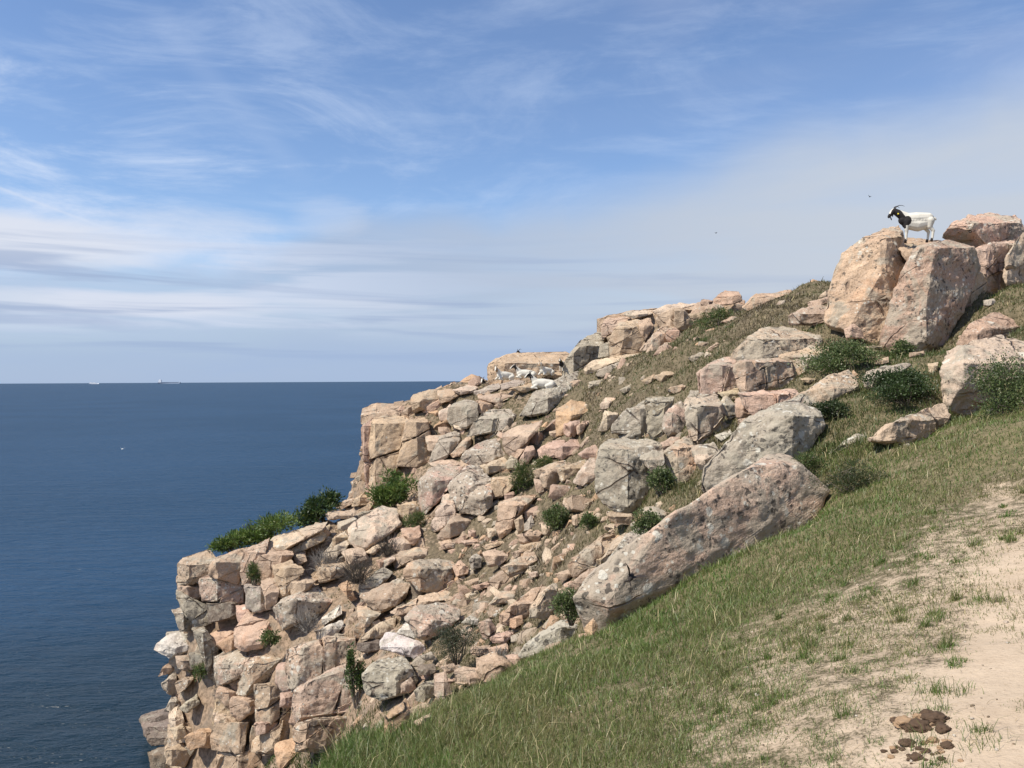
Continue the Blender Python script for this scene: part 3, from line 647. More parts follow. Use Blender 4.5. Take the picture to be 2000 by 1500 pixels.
F;tan;.3;1490,900 1590,700 1680,600 1740,690 1730,800 1600,830 1540,950 1500,1090 1470,1090;q=.1,uc=.3,Y=22.2,yaw=.4
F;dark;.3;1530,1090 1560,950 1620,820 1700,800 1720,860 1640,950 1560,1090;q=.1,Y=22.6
F;pink;.5;1480,380 1540,300 1650,250 1740,235 1930,245 1985,340 1960,400 1880,440 1780,470 1640,460 1560,430;q=.25,uc=.35,Y=24.5,D=2,r=.4;massive rounded boulder on the skyline right of the goat
F;tan;.45;1650,480 1780,450 1920,420 1920,560 1880,680 1830,740 1760,740 1720,640 1680,560;q=.1,uc=.4,Y=23.4
F;tan;.4;1890,500 1960,400 2040,320 2040,680 1900,670 1880,620;q=.2,uc=.15,Y=22.8,yaw=.5
F;pink;.4;1560,1090 1660,950 1780,890 2000,860 2060,960 1880,1010 1900,1060 1700,1090;q=.5,uc=.3,Y=19.6;broad pinkish rock with a mat of turf under the standing boulders
P;pale;.5;1842,726 1850,686 1880,678 1950,665 2010,677 2010,720 1960,760 1920,800 1885,822 1860,805 1845,770;q=.3,uc=.25,Y=14.6,D=1.3;pale upright rock half buried under the dark green bush
F;tan;.6;100,1190 150,1100 210,1040 300,980 430,970 490,990 560,1030 650,1020 700,1060 600,1110 430,1150 300,1185;q=.35,uc=.35,Y=22.2;long hump-backed tan rock above the stepped outcrop
F;tan;.4;430,1150 600,1105 740,1100 700,1160 640,1230 480,1290 460,1220;q=.3,Y=21
F;tan;.5;520,1420 640,1340 760,1290 850,1255 925,1340 850,1390 700,1460 590,1490;q=.45,uc=.6,Y=16.8;wedge-shaped rock with white top and shaded brown front
F;grey;.6;945,1290 1010,1245 1100,1225 1240,1215 1200,1250 1060,1270 1020,1340 990,1380 960,1350;q=.5,Y=16.8;thin grey slab end poking out of the green turf
F;pale;.2;1375,1200 1440,1195 1430,1250 1385,1265;q=.3;small pale stone in the green turf under the standing boulders
F;pale;.3;870,1090 1060,1085 1050,1100 880,1100;
F;tan;.2;1030,1190 1110,1160 1110,1190 1040,1215;
F;tan;.2;1260,1130 1340,1120 1360,1150 1260,1155;
F;tan;.2;545,1300 640,1300 600,1330;
F;pink;.2;840,980 890,950 930,980 950,1030 850,1030;Y=21.6
F;grey;.4;1740,790 1800,780 1810,810 1750,830;
G;tan;.35;1005,370 1090,290 1200,230 1460,150 1500,200 1480,280 1380,340 1300,390 1150,390;q=.35,uc=.3;long tan rock rising from the green turf at the right
G;grey;.5;660,500 750,430 930,320 975,315 960,350 850,400 740,450;q=.5;narrow grey ridge of stone showing through the turf
A;dark;.3;65,1230 130,1200 200,1185 240,1200 240,1240 80,1265;q=.6,Y=45.6;flat dark wave-washed rock at the foot of the cliff, farthest out
A;dark;.3;80,1260 240,1240 240,1310 90,1330;q=.5,Y=44.6
A;dark;.3;90,1325 240,1300 240,1370 130,1380;q=.5,Y=43.4;dark rounded shore rock below the wave-washed flat one
A;dark;.3;115,1420 240,1380 240,1520 130,1500;q=.4,Y=41;
"""
JFAM = [np.array(v) / np.linalg.norm(v) for v in ((.92, .36, -.18), (-.30, .93, .20), (-.40, -.12, .91))]    # the joint sets of the headland: two steep, one dipping seaward
def hull_of(P):
    bm = bmesh.new(); vs = [bm.verts.new(p) for p in P]
    bmesh.ops.convex_hull(bm, input=vs)
    loose = [v for v in bm.verts if not v.link_faces]
    if loose: bmesh.ops.delete(bm, geom=loose, context='VERTS')
    return bm
def clip(P, n, d):
    """part of the convex body on the side n.x <= d"""
    s_ = P @ n - d
    if (s_ <= 0).all(): return P
    if (s_ >= 0).all(): return None
    a = P[s_ <= 0]; b = P[s_ > 0]; sa = s_[s_ <= 0]; sb = s_[s_ > 0]
    t = (-sa)[:, None] / (sb[None] - sa[:, None]); X = a[:, None] + (b[None] - a[:, None]) * t[..., None]
    return np.vstack([a, X.reshape(-1, 3)])
def thin(P):
    bm = hull_of(P); bmesh.ops.dissolve_limit(bm, angle_limit=.06, verts=bm.verts, edges=bm.edges); Q = np.array([v.co[:] for v in bm.verts]); bm.free(); return Q
def refine(V, F, tgt, it=6):
    for _ in range(it):
        E = np.sort(np.stack([F[:, [0, 1]], F[:, [1, 2]], F[:, [2, 0]]], 1).reshape(-1, 2), 1)
        U, inv = np.unique(E, axis=0, return_inverse=True); inv = inv.reshape(-1)
        mark = np.linalg.norm(V[U[:, 0]] - V[U[:, 1]], axis=1) > tgt
        if not mark.any(): break
        mid = np.full(len(U), -1); mid[mark] = len(V) + np.arange(mark.sum()); V = np.vstack([V, (V[U[mark, 0]] + V[U[mark, 1]]) / 2])
        m = mid[inv].reshape(-1, 3); k = (m >= 0).sum(1); out = [F[k == 0]]
        f3, m3 = F[k == 3], m[k == 3]
        out += [np.c_[f3[:, 0], m3[:, 0], m3[:, 2]], np.c_[m3[:, 0], f3[:, 1], m3[:, 1]], np.c_[m3[:, 2], m3[:, 1], f3[:, 2]], m3]
        for r in range(3):
            o = [r, (r + 1) % 3, (r + 2) % 3]
            q = (k == 1) & (m[:, r] >= 0); f, mm = F[q][:, o], m[q][:, r]; out += [np.c_[f[:, 0], mm, f[:, 2]], np.c_[mm, f[:, 1], f[:, 2]]]
            q = (k == 2) & (m[:, o[2]] < 0); f, m0, m1 = F[q][:, o], m[q][:, o[0]], m[q][:, o[1]]; out += [np.c_[m0, f[:, 1], m1], np.c_[f[:, 0], m0, m1], np.c_[f[:, 0], m1, f[:, 2]]]
        F = np.vstack(out)
    return V, F
def rock_verts(P, tgt, seed, rough=1.0, chips=5, split=0.0, bev=.025, jit=.022):
    """angular closed rock filling the convex shape spanned by P; split > 0 parts it along the joint sets into blocks of about that size"""
    g = np.random.default_rng(seed + 5); P = thin(P); C = P.mean(0); size = float(np.linalg.norm(P - C, axis=1).mean())
    blocks = [P]
    if split > 0:
        for _ in range(5):
            nxt = []; done = True
            for B in blocks:
                ext = [np.ptp(B @ n) for n in JFAM]; w_ = np.array(ext) / np.array([1.0, 1.1, .8])
                if w_.max() > split * g.uniform(1.15, 1.7):
                    n = JFAM[int(w_.argmax())] + g.normal(0, .13, 3); n /= np.linalg.norm(n); q = B @ n; d = q.min() + np.ptp(q) * g.uniform(.3, .7)
                    a, b = clip(B, n, d), clip(B, -n, -d)
                    if a is not None and b is not None and len(a) > 4 and len(b) > 4:
                        nxt += [thin(a), thin(b)]; done = False; continue
                nxt.append(B)
            blocks = nxt
            if done: break
    VV = []; FF = []; base = 0
    for B in blocks:
        c = B.mean(0); bs = float(np.linalg.norm(B - c, axis=1).mean())
        if len(blocks) > 1: B = c + (B - c) * g.uniform(.955, .985) + g.normal(0, jit, 3) * bs
        for _ in range(chips if len(blocks) == 1 else 3):           # corners knocked off
            n = g.normal(size=3); n /= np.linalg.norm(n); q = (B - c) @ n; B2 = clip(B, n, c @ n + q.max() * g.uniform(.80, .95))
            if B2 is not None and len(B2) > 5: B = B2 if len(B2) < 60 else thin(B2)
        bm = hull_of(B); bmesh.ops.dissolve_limit(bm, angle_limit=.10, verts=bm.verts, edges=bm.edges)
        if bev:
            try: bmesh.ops.bevel(bm, geom=[e for e in bm.edges if e.calc_face_angle(0) > .3], offset=bs * bev * g.uniform(.6, 1.8), segments=1, affect='EDGES', clamp_overlap=True)
            except Exception: pass
        bmesh.ops.triangulate(bm, faces=bm.faces); bm.verts.ensure_lookup_table()
        V = np.array([v.co[:] for v in bm.verts]); F = np.array([[v.index for v in f.verts] for f in bm.faces]); bm.free()
        if tgt: V, F = refine(V, F, tgt)
        nm = vnormals(V, F); e = min(bs, .55)
        big_ = fbm(V * (1.3 / e), 3, seed % 50); mid_ = fbm(V * (5.0 / e), 3, seed % 50 + 7)
        ch = vnoise(V * (2.6 / e) + 5, seed % 31); chip = -np.clip(ch - .25, 0, 1) ** .5                        # shallow scalloped spalls
        V = V + nm * (e * rough * (.060 * big_ + .028 * mid_ + .065 * chip) + min(.03, e * .06) * (.55 if rough < .6 else 1) * fbm(V * 2.7, 4, 77, .6))[:, None]
        VV.append(V); FF.append(F + base); base += len(V)
    return np.vstack(VV), np.vstack(FF), size
def inside(x, y, poly):
    c = False; j = len(poly) - 1
    for i in range(len(poly)):
        if (poly[i][1] > y) != (poly[j][1] > y) and x < (poly[j][0] - poly[i][0]) * (y - poly[i][1]) / (poly[j][1] - poly[i][1]) + poly[i][0]: c = not c
        j = i
    return c
def rock_points(poly, Y, q, uc, corner, D, yaw, r, rg, lean=None):
    poly = np.asarray(poly, float); x0, y0 = poly.min(0); x1, y1 = poly.max(0); wv, hv = x1 - x0, y1 - y0; s = Y / FPX; W, H = wv * s, hv * s
    m = math.sqrt(W * H); D = D if D else m * rg.uniform(.55, .85)
    lean = rg.uniform(.08, .30) if lean is None else lean
    def dep(p):
        u = (p[:, 0] - x0) / wv; v = (y1 - p[:, 1]) / hv
        t = np.clip((v - (1 - q)) / max(q, .02), 0, 1)
        return Y + W * (yaw * (u - .5) + corner * np.abs(u - uc)) + H * lean * v + D * t
    out = []
    for i in range(len(poly)):                              # outline with its crossing points at the brow
        a, b = poly[i], poly[(i + 1) % len(poly)]; out.append(a); yc = y0 + q * hv
        if (a[1] - yc) * (b[1] - yc) < 0: out.append(a + (b - a) * (yc - a[1]) / (b[1] - a[1]))
    out = np.array(out); c = poly.mean(0)
    cx = x0 + uc * wv; cor = []
    for v in (0.12, .5, 1 - q):
        p = np.array([cx, y1 - v * hv])
        for _ in range(12):
            if inside(p[0], p[1], poly): break
            p = p + (c - p) * .2
        cor.append(p)
    cor = np.array(cor); back = c + (out - c) * .84
    rr = r * min(W, H)
    return np.vstack([unproj(out[:, 0], out[:, 1], dep(out) + rr), unproj(cor[:, 0], cor[:, 1], dep(cor) - .04 * W), unproj(back[:, 0], back[:, 1], dep(back) + rr + m * .6)])
def sharpen(me, a=.55):
    me.set_sharp_from_angle(angle=a); return me
TRIS = 0
ROCK_OBJS = []; ROCK_PX = []
for idx, line in enumerate(ROCKS.strip().splitlines()):
    f = line.split(';'); ox, oy, sc = TILE[f[0]]; tint = TINT[f[1]]; lich = min(1.0, float(f[2]) + .13)
    poly = np.array([[float(v) for v in p.split(',')] for p in f[3].split()]) / sc + [ox, oy]
    opt = dict(kv.split('=') for kv in f[4].split(',') if '=' in kv) if len(f) > 4 and f[4] else {}
    label = f[5] if len(f) > 5 else ''
    rg = np.random.default_rng(1000 + idx)
    poly = poly.mean(0) + (poly - poly.mean(0)) * (1.11 if label else 1.19)
    x0, y0 = poly.min(0); x1, y1 = poly.max(0); cx = poly[:, 0].mean()
    if 'Y' in opt: Y = float(opt['Y'])
    else:
        low = poly[poly[:, 1] > y1 - .3 * (y1 - y0)]; bx = low[:, 0].mean()
        c3 = march([bx, cx, cx], [y1 - .08 * (y1 - y0), (y0 + y1) / 2, y1])
        c3 = c3[~np.isnan(c3)]; Y = float(np.median(c3)) if len(c3) else 36.0
        Y -= .22 * min(x1 - x0, y1 - y0) * Y / FPX
    q = float(opt.get('q', rg.uniform(.2, .5))); uc = float(opt.get('uc', rg.uniform(.2, .8)))
    P = rock_points(poly, Y, q, uc, float(opt.get('corner', rg.uniform(.15, .4))), float(opt.get('D', 0)), float(opt.get('yaw', rg.uniform(-.25, .35))), float(opt.get('r', .07)), rg, float(opt['lean']) if 'lean' in opt else None)
    big = max(x1 - x0, y1 - y0); ps = Y / FPX; tgt = max(4.6, big * .014) * ps
    solid = 'solid' in opt or (label and big < 330)
    V, F, size = rock_verts(P, tgt, 300 + idx, 1.0 if big < 330 else .5, 6 if big < 330 else 2, float(opt['split']) * ps if 'split' in opt else 0 if solid or big < 62 else max(60, big * .52) * ps * (1.6 if label else 1.0), jit=.10 if 'split' in opt else .022)
    TRIS += len(F)
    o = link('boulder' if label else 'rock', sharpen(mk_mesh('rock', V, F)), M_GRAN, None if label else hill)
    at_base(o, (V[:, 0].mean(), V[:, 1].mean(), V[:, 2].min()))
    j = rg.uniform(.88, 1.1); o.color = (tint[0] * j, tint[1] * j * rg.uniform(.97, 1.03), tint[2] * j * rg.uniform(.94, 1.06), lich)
    if label: tag(o, label, 'boulder' if big > 45 else 'stone', 'boulders on the headland')
    ROCK_OBJS.append(o); ROCK_PX.append((poly, Y))
print('ROCKS', len(ROCK_OBJS), 'tris', TRIS)

# the soil is worn away in front of each rock down to the foot the photograph shows
HV = np.c_[GXY, GZV]; hpx, hpy = proj(HV); depthY = GXY[:, 1]; cut = np.zeros(len(HV))
for poly, Y in ROCK_PX:
    x0, y0 = poly.min(0); x1, y1 = poly.max(0)
    if Y > 43: continue
    m = np.where((hpx > x0) & (hpx < x1) & (hpy > y0 - 4) & (hpy < y1) & (depthY > Y - 4) & (depthY < Y + (1.8 if x1 - x0 > 330 else .9)))[0]
    if not len(m): continue
    n_ = len(poly); lo = np.full(len(m), -1e9); hi = np.full(len(m), 1e9)
    for i in range(n_):                                       # lower and upper edge of the outline over each column
        a, b = poly[i], poly[(i + 1) % n_]
        if abs(a[0] - b[0]) < 1e-6: continue
        t = (hpx[m] - a[0]) / (b[0] - a[0]); on = (t >= 0) & (t <= 1); yy = a[1] + t * (b[1] - a[1]); lo = np.where(on, np.maximum(lo, yy), lo); hi = np.where(on, np.minimum(hi, yy), hi)
    sel = (hpy[m] < lo - 1) & (hpy[m] > hi - 6); k = m[sel]
    need = (lo[sel] - hpy[k]) * depthY[k] / FPX
    cut[k] = np.maximum(cut[k], np.minimum(need, 1.6))
cut = cut.reshape(GZ.shape)
for _ in range(2):
    p = np.pad(cut, 1, mode='edge'); bl = (p[:-2, 1:-1] + p[2:, 1:-1] + p[1:-1, :-2] + p[1:-1, 2:] + p[1:-1, 1:-1]) / 5; cut = np.maximum(cut * .85, bl)
GZ = GZV.reshape(GZ.shape) - cut
edge_x = np.interp(hpy, [1080, 1110, 1200, 1280, 1330, 1420, 1600], [335, 345, 350, 322, 330, 335, 335])
drop = ((hpx < edge_x + 14) & (hpy > 1095) & (GXY[:, 1] > 20)).reshape(GZ.shape)
GZ = np.where(drop, np.minimum(GZ, -3.0), GZ)
hill.data.vertices.foreach_set('co', np.c_[GXY, GZ.ravel()].astype(np.float32).ravel()); hill.data.update()

# ------------------------------------------------------------------ rubble: small stones between the blocks, too many to pick apart
RUB = [(500,1300,.2,.60),(400,1400,.22,.55),(600,1150,.5,.45),(650,1350,.2,.5),(380,1200,.2,.6),(750,1200,.7,.42),(800,1330,.7,.4),(900,1150,1.15,.32),(1000,1100,1.1,.30),(1050,1200,1.1,.28),(1100,1150,1.0,.28),(900,950,1,.42),
 (1000,850,.9,.4),(1100,950,.85,.35),(1150,1050,.6,.3),(700,1000,.9,.5),(740,900,1,.6),(1000,780,.7,.5),(1150,700,.7,.5),(1250,640,.7,.4),(1300,720,.14,.22),(1450,630,.10,.22),(1200,800,.3,.22),(1350,850,.8,.3),(1300,950,.2,.25),
 (1400,780,.5,.35),(1550,720,.08,.2),(1700,750,.04,.15),(1750,650,.12,.22),(1950,600,.15,.2),(1500,1100,0,.1),(1200,1300,0,.1),(900,1420,0,.1),(650,1490,0,.1),(1700,950,0,.1),(1900,850,0,.1),(1800,1300,0,.1),(560,1450,.2,.6)]
n = 60000
rx = rng.uniform(-14, 14, n); ry = rng.uniform(11.5, 41, n); rz = ter(rx, ry)
px, py = proj(np.c_[rx, ry, rz]); ok = (px > np.where(py > 1150, 352, 345)) & (px < 2050) & (py < 1540) & (rz > 2); rx, ry, rz, px, py = [a[ok] for a in (rx, ry, rz, px, py)]
tb = idw(px, py, RUB)
gxx = (ter(rx + .2, ry) - ter(rx - .2, ry)) / .4; gyy = (ter(rx, ry + .2) - ter(rx, ry - .2)) / .4
area = np.sqrt(1 + gxx ** 2 + gyy ** 2)
keep = rng.random(len(rx)) < np.clip(tb[:, 0], 0, 1.3) ** 1.5 * .021 / np.maximum(tb[:, 1], .12) ** 1.2 * area
rx, ry, rz, tb, gxx, gyy = [a[keep] for a in (rx, ry, rz, tb, gxx, gyy)]
VV = []; FF = []; CC = []; base_i = 0; tn = [TINT[k] for k in ('tan', 'tan', 'pink', 'grey', 'pale', 'orange', 'tan')]
for i in range(len(rx)):
    s = tb[i, 1] * float(np.exp(rng.normal(-.35, .5))); s = min(s, 1.0)
    e = np.array([rng.uniform(.7, 1.3), rng.uniform(.6, 1.0), rng.uniform(.4, .85)]) * s
    B = np.array([[a, b, c] for a in (-1, 1) for b in (-1, 1) for c in (-1, 1)], float) * rng.uniform(.55, 1.05, (8, 3)) * .5
    ex = rng.normal(size=(4, 3)); ex /= np.linalg.norm(ex, axis=1, keepdims=True); B = np.vstack([B, ex * .55]) * e
    R = np.array(Matrix.Rotation(rng.normal(0, .35), 3, 'X') @ Matrix.Rotation(-.35 + rng.normal(0, .4), 3, 'Y') @ Matrix.Rotation(rng.uniform(0, 6.28), 3, 'Z'))
    nrm = np.array([-gxx[i], -gyy[i], 1]); nrm /= np.linalg.norm(nrm)
    P = B @ R.T + [rx[i], ry[i], rz[i]] - nrm * s * .12
    V, F, _ = rock_verts(P, s * .45, 2000 + i, .9, 2, 0, .04)
    c = np.array(tn[rng.integers(len(tn))]) * rng.uniform(.7, 1.05)
    VV.append(V); FF.append(F + base_i); base_i += len(V); CC.append(np.tile(np.r_[c, rng.uniform(.15, .6)], (len(V), 1)))
rub = link('rubble', sharpen(mk_mesh('rubble', np.vstack(VV), np.vstack(FF), True, np.vstack(CC))), M_RUB, hill); rub['kind'] = 'stuff'
print('RUBBLE', len(rx), sum(map(len, FF)))

# ------------------------------------------------------------------ grass
def blades(P, h, wd, lean, col, seed):
    """one bent three-sided blade per point"""
    g = np.random.default_rng(seed); n = len(P); a = g.uniform(0, 2 * PI, n); b = g.uniform(0, 2 * PI, n)
    side = np.c_[np.cos(a), np.sin(a), np.zeros(n)] * (wd / 2)[:, None]
    ld = np.c_[np.cos(b), np.sin(b), np.zeros(n)] * (lean * h)[:, None]
    up = np.c_[np.zeros((n, 2)), h]
    B0 = P - side; B1 = P + side; M = P + up * .55 + ld * .35; M0 = M - side * .7; M1 = M + side * .7; T = P + up * (1 - .35 * np.minimum(lean, 1.5))[:, None] + ld
    V = np.stack([B0, B1, M0, M1, T], 1).reshape(-1, 3); k = np.arange(n)[:, None] * 5
    F = np.stack([k + [0, 1, 3], k + [0, 3, 2], k + [2, 3, 4]], 1).reshape(-1, 3)
    return V, F, np.repeat(col, 5, axis=0)
GRASS = [(1990,1450,.03,.04,.5),(1950,1320,0,.04,.5),(1990,1150,.06,.05,.6),(1930,1250,.06,.05,.5),(1850,1320,.28,.05,.3),(1700,1350,.55,.06,.3),(1800,1420,.36,.05,.35),(1650,1200,.66,.06,.3),(1850,1080,.7,.06,.3),(1950,970,.45,.07,.7),(1990,860,.9,.12,.25),
 (1900,900,.95,.13,.25),(1700,960,1,.15,.2),(1600,1080,1,.13,.15),(1400,1130,1,.17,.1),(1250,1220,1,.18,.12),(1100,1330,.95,.16,.25),(1300,1350,.80,.10,.2),(1500,1300,.66,.08,.25),(1400,1450,.70,.1,.2),(1200,1480,.82,.12,.2),(1000,1420,.9,.17,.3),
 (800,1470,1,.26,.2),(650,1480,1,.34,.12),(1100,1410,.75,.13,.4),(1550,1410,.55,.07,.45),(1750,1250,.48,.06,.4),(1650,900,1,.22,.35),(1750,800,1,.14,.2),(1620,760,.9,.14,.55),(1750,710,.9,.15,.35),(1900,620,.8,.13,.6),
 (1300,700,.95,.16,.6),(1450,640,1,.15,.75),(1380,660,1,.17,.35),(1340,690,1,.17,.35),(1150,770,.75,.15,.85),(1200,830,.9,.13,1.15),(950,790,.6,.13,.7),(900,1080,.28,.13,1.0),(1050,1080,.36,.13,1.0),(1000,1150,.32,.12,1.05),(1100,1150,.36,.12,.95),(900,1180,.28,.12,.85),
 (1350,960,.95,.18,.5),(1000,960,.4,.14,.9),(600,1150,.10,.12,1),(500,1300,.03,.1,.8),(400,1200,.02,.1,.7),(700,1000,.25,.13,.9),(850,840,.5,.13,.8),(740,900,0,.1,.8),(1560,610,1,.14,.8),(1250,900,.3,.12,.8),(700,1300,.08,.15,.5),(800,1350,.12,.15,.5)]
def grass_field(name, n, xr, yr, ycut, seed, wmin, label, hs):
    g = np.random.default_rng(seed)
    u = g.random(n); y = ycut[0] * (ycut[1] / ycut[0]) ** u            # thinner with distance
    sl_ = g.uniform(xr[0], xr[1], n); x = sl_ * y
    z = ter(x, y); P = np.c_[x, y, z]; px, py = proj(P)
    t = idw(px, py, GRASS, 3.0)
    if ycut[0] < 5:                                             # tufts on the thin sandy part
        near = np.where((t[:, 0] > .12) & (t[:, 0] < .75) & (y < 11))[0]; cen = g.choice(near, 420); k = np.repeat(cen, 70); rr = np.repeat(g.uniform(.03, .11, len(cen)), 70)
        x = np.r_[x, x[k] + g.normal(0, .5, len(k)) * rr]; y = np.r_[y, y[k] + g.normal(0, .5, len(k)) * rr]; z = ter(x, y); P = np.c_[x, y, z]; px, py = proj(P)
        t2 = t[k].copy(); t2[:, 0] = 1.3; t2[:, 1] = np.repeat(g.uniform(.07, .17, len(cen)), 70); t2[:, 2] = np.repeat(g.uniform(0, .5, len(cen)), 70); t = np.vstack([t, t2]); n = len(x)
    cl = fbm(np.c_[x * 1.6, y * 1.6, z * 0], 3, 31) * .5 + .5; cl2 = fbm(np.c_[x * 7, y * 7, z * 0], 2, 33) * .5 + .5
    dens = t[:, 0]; thr = np.clip(dens * 1.25 - .05 + (cl - .5) * 1.5 * (1 - dens * .55) + (cl2 - .5) * 1.3 * (1 - dens * .6), 0, 1) ** 1.3
    ok = (g.random(n) < thr) & (px > 150) & (px < 2150) & (py < 1640) & (z > 5)
    x, y, z, t, cl, cl2, P = [a[ok] for a in (x, y, z, t, cl, cl2, P)]; m = len(x)
    patch = fbm(np.c_[x * .45, y * .45, z * 0 + 3], 3, 41)
    dry = np.clip(t[:, 2] * np.where(y < 13, .62, .85) + patch * .35 * (y > 14) + (cl - .5) * .4 + g.normal(0, .16, m), 0, 1.25)
    h = hs * t[:, 1] * g.lognormal(0, .38, m) * (.75 + .5 * cl); straw = g.random(m) < .010 + .012 * dry; h = np.where(straw, h * 1.9, h)
    wd = np.maximum(wmin, y * .00085) * g.uniform(.7, 1.3, m)
    G = np.array([.14, .22, .040]); G2 = np.array([.07, .125, .025]); Dr = np.array([.30, .225, .115]); Bn = np.array([.135, .105, .072])
    gr = G + (G2 - G) * g.random((m, 1)); d = np.clip(dry, 0, 1)[:, None]; brown = np.clip((dry - .55) * 2.0, 0, 1)[:, None] * g.uniform(.45, 1, (m, 1)) * (y > 13)[:, None]
    c = gr * (1 - d) + (Dr * (1 - brown) + Bn * brown) * d; c = np.where(straw[:, None], np.array([.50, .42, .22]), c * np.where(y > 14, .64, 1.0)[:, None]) * g.uniform(.75, 1.2, (m, 1))
    V, F, C = blades(P - [0, 0, .01], h, wd, np.where(straw, g.uniform(.3, 1.3, m), g.uniform(.15, 1.0, m)), c, seed + 1)
    o = link(name, mk_mesh(name, V, F, True, C), M_GRASS); o['kind'] = 'stuff'; o['label'] = label; print(name, m, len(F)); return o
grass_field('grass', 330000, (-.62, .72), None, (2.6, 14.5), 51, .0032, 'green and straw-coloured grass of the near slope thinning out towards the sand', .44)
grass_field('dry_grass', 230000, (-.32, .70), None, (13.5, 38), 61, .006, 'short brown dry turf between the rocks of the upper slope', .6)

g7 = np.random.default_rng(8); m = 16000; y = 2.6 * (10 / 2.6) ** g7.random(m); x = y * g7.uniform(-.3, .68, m); z = ter(x, y); px, py = proj(np.c_[x, y, z]); dn = idw(px, py, GRASS, 3.0)[:, 0]
ok = (g7.random(m) < np.clip(dn * 1.6 + .04, 0, .8)); x, y, z = x[ok], y[ok], z[ok]; m = len(x)
V, F, C = blades(np.c_[x, y, z + .006], np.full(m, .012), np.maximum(.0025, y * .0006), g7.uniform(2, 8, m), np.array([.42, .33, .19]) * g7.uniform(.35, 1.15, (m, 1)), 9)
lt = link('straw_litter', mk_mesh('straw_litter', V, F, True, C), M_GRASS); lt['kind'] = 'stuff'; lt['label'] = 'dead straw lying flat on the sand and thin turf'

# ------------------------------------------------------------------ shrubs
def tube(path, r0, r1, k=4):
    path = np.asarray(path, float); n = len(path); V = []; F = []
    for i in range(n):
        d = path[min(i + 1, n - 1)] - path[max(i - 1, 0)]; d /= max(np.linalg.norm(d), 1e-9)
        a = np.cross(d, [.3, .2, .9]); a /= max(np.linalg.norm(a), 1e-9); b = np.cross(d, a); r = r0 + (r1 - r0) * i / (n - 1)
        for j in range(k):
            t = 2 * PI * j / k; V.append(path[i] + (a * math.cos(t) + b * math.sin(t)) * r)
    for i in range(n - 1):
        for j in range(k):
            p, q = i * k + j, i * k + (j + 1) % k; F += [(p, q, q + k), (p, q + k, p + k)]
    return np.array(V), np.array(F)
def joinm(parts):
    V = []; F = []; b = 0
    for v, f in parts: V.append(v); F.append(f + b); b += len(v)
    return np.vstack(V), np.vstack(F)
def bush(name, label, px, py, rxp, ryp, Y, kind, n, cols, leaf=None, tilt=0.0, seed=0, depth=.8, lobes=13):
    g = np.random.default_rng(900 + seed)
    if Y is None: Y = float(np.nan_to_num(march(px, py + ryp * .8)[0], nan=30.0)) - .15
    s = Y / FPX; C = unproj(np.array(px), np.array(py), np.array(Y)); rx_, rz_ = rxp * s * 1.18, ryp * s * 1.15; ry_ = rx_ * depth
    L = []
    for k in range(lobes):
        a = g.uniform(0, 2 * PI); rr = math.sqrt(g.random()) * .72; u = math.cos(a) * rr; vv = math.sin(a) * rr
        L.append((np.array([u * rx_, g.uniform(-.6, .6) * ry_, vv * rz_ * .8 - u * rx_ * tilt]), g.uniform(.26, .50)))
    lf = leaf or .0016 * Y; P = []; Nn = []
    for c, r in L:
        m = n // lobes; d = g.normal(size=(m, 3)); d /= np.linalg.norm(d, axis=1, keepdims=True)
        rad_ = r * g.uniform(.45, 1.08, (m, 1)) * (1 + .6 * vnoise(d * 2.6 + 7 * r, seed % 40)[:, None]) * np.where(g.random((m, 1)) < .12, g.uniform(1.1, 1.55, (m, 1)), 1)
        P.append(c + d * rad_ * [rx_, ry_, rz_]); Nn.append(d)
    P = np.vstack(P); Nn = np.vstack(Nn); m = len(P)
    ax = Nn + g.normal(0, .6, (m, 3)) + [0, 0, .5]; ax /= np.linalg.norm(ax, axis=1, keepdims=True)
    sd = np.cross(ax, g.normal(size=(m, 3))); sd /= np.linalg.norm(sd, axis=1, keepdims=True)
    ll, lw = (2.6, .75) if kind == 'juniper' else (2.2, .35) if kind == 'gorse' else (1.3, .9)
    ls = lf * g.uniform(.6, 1.5, (m, 1)); A = P - sd * ls * lw * .5; B = P + ax * ls * ll * .5 - sd * 0; Cc = P + sd * ls * lw * .5; T = P + ax * ls * ll
    V = np.stack([P, P + ax * ls * ll * .45 - sd * ls * lw * .5, T, P + ax * ls * ll * .45 + sd * ls * lw * .5], 1).reshape(-1, 3)
    k = np.arange(m)[:, None] * 4; F = np.stack([k + [0, 1, 2], k + [0, 2, 3]], 1).reshape(-1, 3)
    cl = vnoise(P / (rx_ * .3) + seed, 3)[:, None] * .5 + .5
    col = np.array(cols[0]) * (1 - cl) + np.array(cols[1]) * cl; col = col * g.uniform(.65, 1.3, (m, 1))
    if len(cols) > 2: col = np.where(g.random((m, 1)) < .16, np.array(cols[2]) * g.uniform(.7, 1.2, (m, 1)), col)
    root = empty(name, C - [0, 0, rz_]); M = np.array([0, 0, rz_])
    link('foliage', mk_mesh('foliage', V + M, F, False, np.repeat(col, 4, axis=0)), M_LEAF, root)
    st = []
    for c, r in L:
        b0 = np.array([c[0] * .15, c[1] * .15, -rz_ * 1.1]); st.append(tube([b0, b0 * .5 + c * .5 + g.normal(0, .05, 3) * rx_, c, c * 1.0 + g.normal(0, .25, 3) * [rx_, ry_, rz_]], .018 * rz_ + .006, .004))
    V2, F2 = joinm(st); link('stem', mk_mesh('stem', V2 + M, F2), M_TWIG, root)
    return tag(root, label, 'shrub', 'shrubs on the headland')
JUN = [(.055, .105, .02), (.13, .195, .04), (.18, .22, .055)]; DRK = [(.065, .10, .032), (.14, .185, .06), (.19, .20, .09)]; GOR = [(.055, .095, .022), (.12, .165, .045), (.24, .20, .09)]
